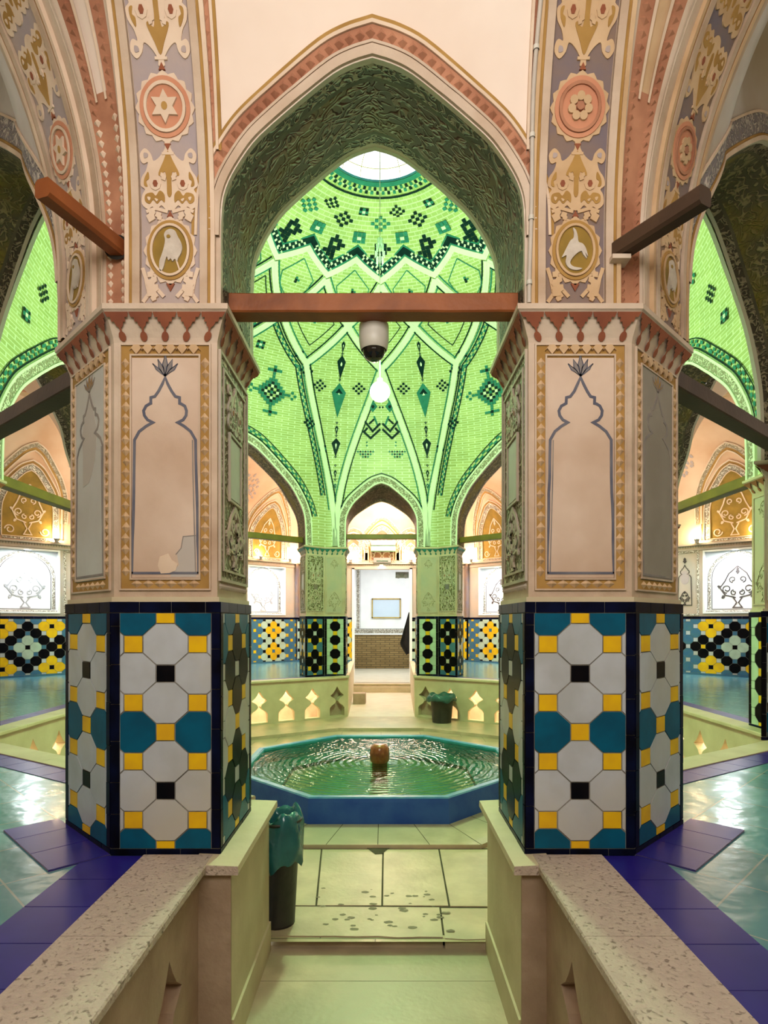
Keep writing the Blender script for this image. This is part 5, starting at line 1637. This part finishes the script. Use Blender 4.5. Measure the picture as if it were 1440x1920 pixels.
# ------------------------------------------------------------------ camera dome, lamp, chandelier
rt = thing('surveillance_camera', 'off-white dome camera hanging under the reddish beam', 'camera', (0, 122, 1058))
mb = MB(); mb.box(-16, 16, 96, 140, 1056, 1064, 'white_plastic')
mb.lathe([(1, 1058), (30, 1058), (31, 1054), (31, 1030)], 0, 128, 'white_plastic', 32); mb.lathe([(31, 1030), (31, 1024), (28, 1006), (26, 1004)], 0, 128, 'white_plastic', 32); mb.build('housing', rt)
mb = MB(); mb.lathe([(27, 1008)] + [(24*math.cos(a), 1004-23*math.sin(a)) for a in [PI/2*i/8 for i in range(8)]] + [(.5, 981)], 0, 128, 'black_plastic', 24); mb.build('dome_cover', rt)
rt = thing('pendant_lamp', 'glowing green-white lamp hanging on a long cord from the oculus', 'lamp', (0, CZ2, 1621))
mb = MB(); mb.tube([(0, CZ2, 3100), (0, CZ2, 1690)], 2.2, 'cable', 6); mb.build('cord', rt)
mb = MB(); mb.lathe([(6, 1690), (14, 1688), (16, 1662), (12, 1660)], 0, CZ2, 'grey_metal', 14); mb.build('socket', rt)
mb = MB(); mb.lathe([(1+50*math.sin(a), 1621+50*math.cos(a)) for a in [PI*i/16 for i in range(17)]], 0, CZ2, 'glowgreen', 24); mb.build('globe', rt)
rt = thing('crystal_pendant', 'small sparkling crystal drop threaded on the lamp cord', 'ornament', (0, CZ2, 2300))
mb = MB()
for zz_, r in ((2400, 10), (2370, 16), (2335, 22), (2300, 16)):
    n = 8
    for i in range(n):
        t = 2*PI*i/n; mb.tube([(r*math.cos(t), CZ2+r*math.sin(t), zz_+10), (r*1.1*math.cos(t), CZ2+r*1.1*math.sin(t), zz_-22)], [5, 2], 'crystal', 5)
mb.build('crystal_drops', rt)
# conduit up the near rib beside the arch
rt = thing('cable_conduit', 'pale flexible conduit running up the wall beside the crested bird rib', 'cable', (288, -8, CZ))
mb = MB(); sd = SIDES['S']
mb.tube([ring_pt(sd, sd['L']/2+x, z, 9) for x, z in [(293+2*math.sin(z/60), z) for z in range(1032, 1720, 16)]], 4.2, 'cable', 7); mb.build('tube', rt)
mb = MB()
for z in (1070, 1190, 1330, 1460): 
    p = ring_pt(sd, sd['L']/2+293+2*math.sin(z/60), z, 9); mb.lathe([(5.4, p[2]-4), (5.4, p[2]+4)], p[0], p[1], 'white_plastic', 10)
mb.build('clip', rt)
# picture frame, boxes, cloth in and above the doorway
rt = thing('framed_notice', 'gilt framed pale blue sheet on the white wall beyond the doorway', 'picture', (52, 7490, 478))
mb = MB(); mb.box(-135, 240, 7484, 7492, 494, 740, 'paper'); mb.build('sheet', rt)
mb = MB()
for b in ((-152, 257, 478, 494), (-152, 257, 740, 756), (-152, -136, 478, 756), (241, 257, 478, 756)): mb.box(b[0], b[1], 7476, 7494, b[2], b[3], 'gold')
mb.build('frame', rt)
rt = thing('air_curtain', 'pale green box unit above the far doorway behind the green-lit beam', 'box', (10, 5440, 1180))
mb = MB(); mb.box(-118, 146, 5390, 5500, 1255, 1300, 'green_panel'); mb.box(-118, 146, 5400, 5500, 1190, 1255, 'green_panel'); mb.build('casing', rt)
mb = MB(); mb.box(-118, 146, 5386, 5392, 1246, 1262, 'grey_metal'); mb.build('grille', rt)
rt = thing('grey_box', 'small grey box standing on the cornice above the doorway', 'box', (-15, 5485, 1070))
mb = MB(); mb.prism([(-92, 5470), (96, 5470), (96, 5510), (-92, 5510)], 1070, 1122, 'grey_metal'); mb.build('casing', rt)
mb = MB(); mb.box(-60, 64, 5467, 5471, 1082, 1090, 'black_plastic'); mb.build('slot', rt)
rt = thing('hanging_cloth', 'black cloth hanging at the right jamb of the far doorway', 'cloth', (270, 5600, -60))
mb = MB(); rows = []
for i in range(15):
    f = i/14; z = 535 - 450*f
    row = []
    for j in range(10):
        g = j/9; w = 10 + 95*min(f/.72, 1) - 70*max(0, (f-.76)/.24)
        row.append((302 - w*g, 5600 + 14*math.sin(g*9+f*3), z - 20*g*f))
    rows.append(row)
mb.grid(rows, 'cloth'); mb.build('drape', rt)
rt = thing('door_fixture', 'grey wall fixture in the upper corner of the far doorway', 'fixture', (240, 5700, 930))
mb = MB(); mb.box(150, 296, 5680, 5740, 920, 985, 'grey_metal'); mb.tube([(180, 5676, 945), (180, 5640, 930)], 22, 'grey_metal', 10); mb.tube([(260, 5676, 945), (260, 5640, 930)], 22, 'grey_metal', 10); mb.build('housing', rt)
rt = thing('door_lamp', 'small round lamp glowing under the lintel of the far doorway', 'lamp', (-6, 5490, 1030))
mb = MB(); mb.lathe([(2, 1052), (20, 1052), (22, 1040)], -6, 5478, 'grey_metal', 14); mb.build('base', rt)
mb = MB(); mb.lathe([(1+18*math.sin(a), 1032+18*math.cos(a)) for a in [PI*i/10 for i in range(11)]], -6, 5474, 'glowcool', 14); mb.build('bulb', rt)

# ------------------------------------------------------------------ uplights on the cornice
def light(name, kind, loc, energy, color, size=.1, rot=None, spot=None, size_y=None):
    l = bpy.data.lights.new(name, kind); l.energy = energy; l.color = color
    if kind == 'AREA':
        l.size = size
        if size_y: l.shape = 'RECTANGLE'; l.size_y = size_y
    else: l.shadow_soft_size = size
    if kind == 'SPOT': l.spot_size = spot or 1.6; l.spot_blend = .6
    o = bpy.data.objects.new(name, l); COL.objects.link(o); o.location = tuple(c*U for c in loc)
    if rot: o.rotation_euler = rot
    return o
UPS = [(-2640, 'NW', 'cornice uplight glowing beside the flaking patch pillar at the dado niche corner'), (2591, 'NE', 'cornice uplight at the near foot of the olive lunette by the right edge'),
       (2901, 'NE', 'cornice uplight at the far foot of the olive lunette by the right edge'), (-1272, 'NW', 'cornice uplight farthest from the doorway on the grey stone block side'),
       (-1011, 'NW', 'cornice uplight left of the dark corner shaft on the grey stone block side'), (-872, 'N', 'cornice uplight right of the dark corner shaft on the grey stone block side'),
       (-339, 'N', 'blazing cornice uplight above the doorway, on the grey stone block side'), (311, 'N', 'blazing cornice uplight above the doorway, on the bin side'),
       (862, 'N', 'cornice uplight inside the dark corner shaft on the bin side'), (985, 'NE', 'cornice uplight outside the dark corner shaft on the bin side')]
for x, w, lab in UPS:
    if w == 'N': px, py, nx, ny = x, 5520-42, 0, -1
    else:
        s = 1 if x > 0 else -1
        px, py, nx, ny = x - s*30, 6450-abs(x)-30, -s*S2, -S2
    rt = thing('uplight', lab, 'light', (px, py, 1070), 'cornice uplights')
    mb = MB(); mb.lathe([(1, 1070), (17, 1070), (17, 1075), (12, 1078), (20, 1098), (21, 1104), (18, 1104)], px, py, 'grey_metal', 14); mb.build('housing', rt)
    mb = MB(); mb.lathe([(1, 1112), (10, 1110), (18, 1103)], px, py, 'glowwarm', 14); mb.build('lens', rt)
    big = lab.startswith('blazing')
    light('uplight_beam', 'POINT', (px, py, 1128), 34 if big else 14, (1, .74, .42), .03)

# ------------------------------------------------------------------ lights, world, camera
GREEN = (.60, 1, .52)
light('pendant_glow', 'POINT', (0, CZ2, 1550), 230, GREEN, .12)
light('pendant_glow_up', 'POINT', (0, CZ2-40, 1800), 330, GREEN, .25)
for s in (-1, 1):
    for X in (1200, 1730, 2255, 2780):
        light('niche_light', 'AREA', (s*(X-72), 6450-X-72, 1000), 26, (.86, .94, 1), .5, rot=(0, 0, s*PI/4), size_y=.08)
light('room_light', 'AREA', (100, 6500, 1270), 72, (.90, .96, 1), 1.6)
light('north_vault_fill', 'POINT', (0, 4950, 1500), 240, (1, .74, .60), .3)  # fill added to brighten the north vault, hidden by the arch
for s in (-1, 1):
    light('far_vault_fill', 'POINT', (s*1650, 3950, 1800), 70, (1, .96, .90), .5)  # unseen fill added to lift the far platform floor
    light('side_vault_fill', 'POINT', (s*2250, 3500, 1450), 34, (1, .84, .66), .9)  # added fill in the side vault, no lamp hangs here
    light('side_vault_fill', 'POINT', (s*2600, 1700, 1450), 50, (.95, .97, .95), .9)  # second added fill farther round the side vault
    light('south_vault_fill', 'AREA', (s*2100, 200, 1750), 35, (.96, .97, 1), 1.5)  # unseen area fill added high over the near sides
    for p0, p1 in (((262, 3690), (1500, 2900)), ((1500, 2900), (1500, 1120)), ((1500, 1120), (XR, 333))):
        mx, my = (p0[0]+p1[0])/2, (p0[1]+p1[1])/2
        dx, dy = p1[0]-p0[0], p1[1]-p0[1]; L = math.hypot(dx, dy)
        n = (dy/L, -dx/L)
        if mx*n[0]+(my-CZ2)*n[1] < 0: n = (-n[0], -n[1])
        o = light('parapet_strip', 'AREA', (s*(mx+n[0]*120), my+n[1]*120, -14), 26, (1, .80, .52), L*.85*U, size_y=.2)
        o.rotation_euler = (0, 0, math.atan2(dy, s*dx))
    light('walkway_strip', 'AREA', (s*420, -500, -10), 3, (1, .62, .3), .15, size_y=1.5)
# fill lights added over the south ambulatory, behind and above the viewer
o = light('south_pillar_fill', 'AREA', (0, -1350, 1250), 78, (1, .94, .88), 2.6, size_y=1.2)
o.rotation_euler = (math.radians(78), 0, 0)
light('south_floor_fill', 'AREA', (0, -800, 1850), 14, (1, .93, .88), 1.5)

w = bpy.data.worlds.new('sky'); scene.world = w; w.use_nodes = True
bg = w.node_tree.nodes['Background']; bg.inputs['Color'].default_value = (.92, .97, 1, 1); bg.inputs['Strength'].default_value = 2.2

cam = bpy.data.cameras.new('camera'); co = bpy.data.objects.new('camera', cam); COL.objects.link(co)
co.location = (21*U, -1150*U, 441*U); co.rotation_euler = (PI/2, 0, 0)
cam.sensor_width = 36; cam.sensor_fit = 'AUTO'; cam.lens = 36*1150/1920; cam.shift_y = 204/1920
cam.clip_start = .02; cam.clip_end = 200
scene.camera = co
scene.view_settings.view_transform = 'Khronos PBR Neutral' if False else 'Standard'
scene.view_settings.exposure = -0.08
try: scene.view_settings.look = 'Medium High Contrast'
except TypeError: pass
scene.cycles.max_bounces = 8; scene.cycles.diffuse_bounces = 4; scene.cycles.glossy_bounces = 4
scene.cycles.sample_clamp_indirect = 6
scene.cycles.use_denoising = True
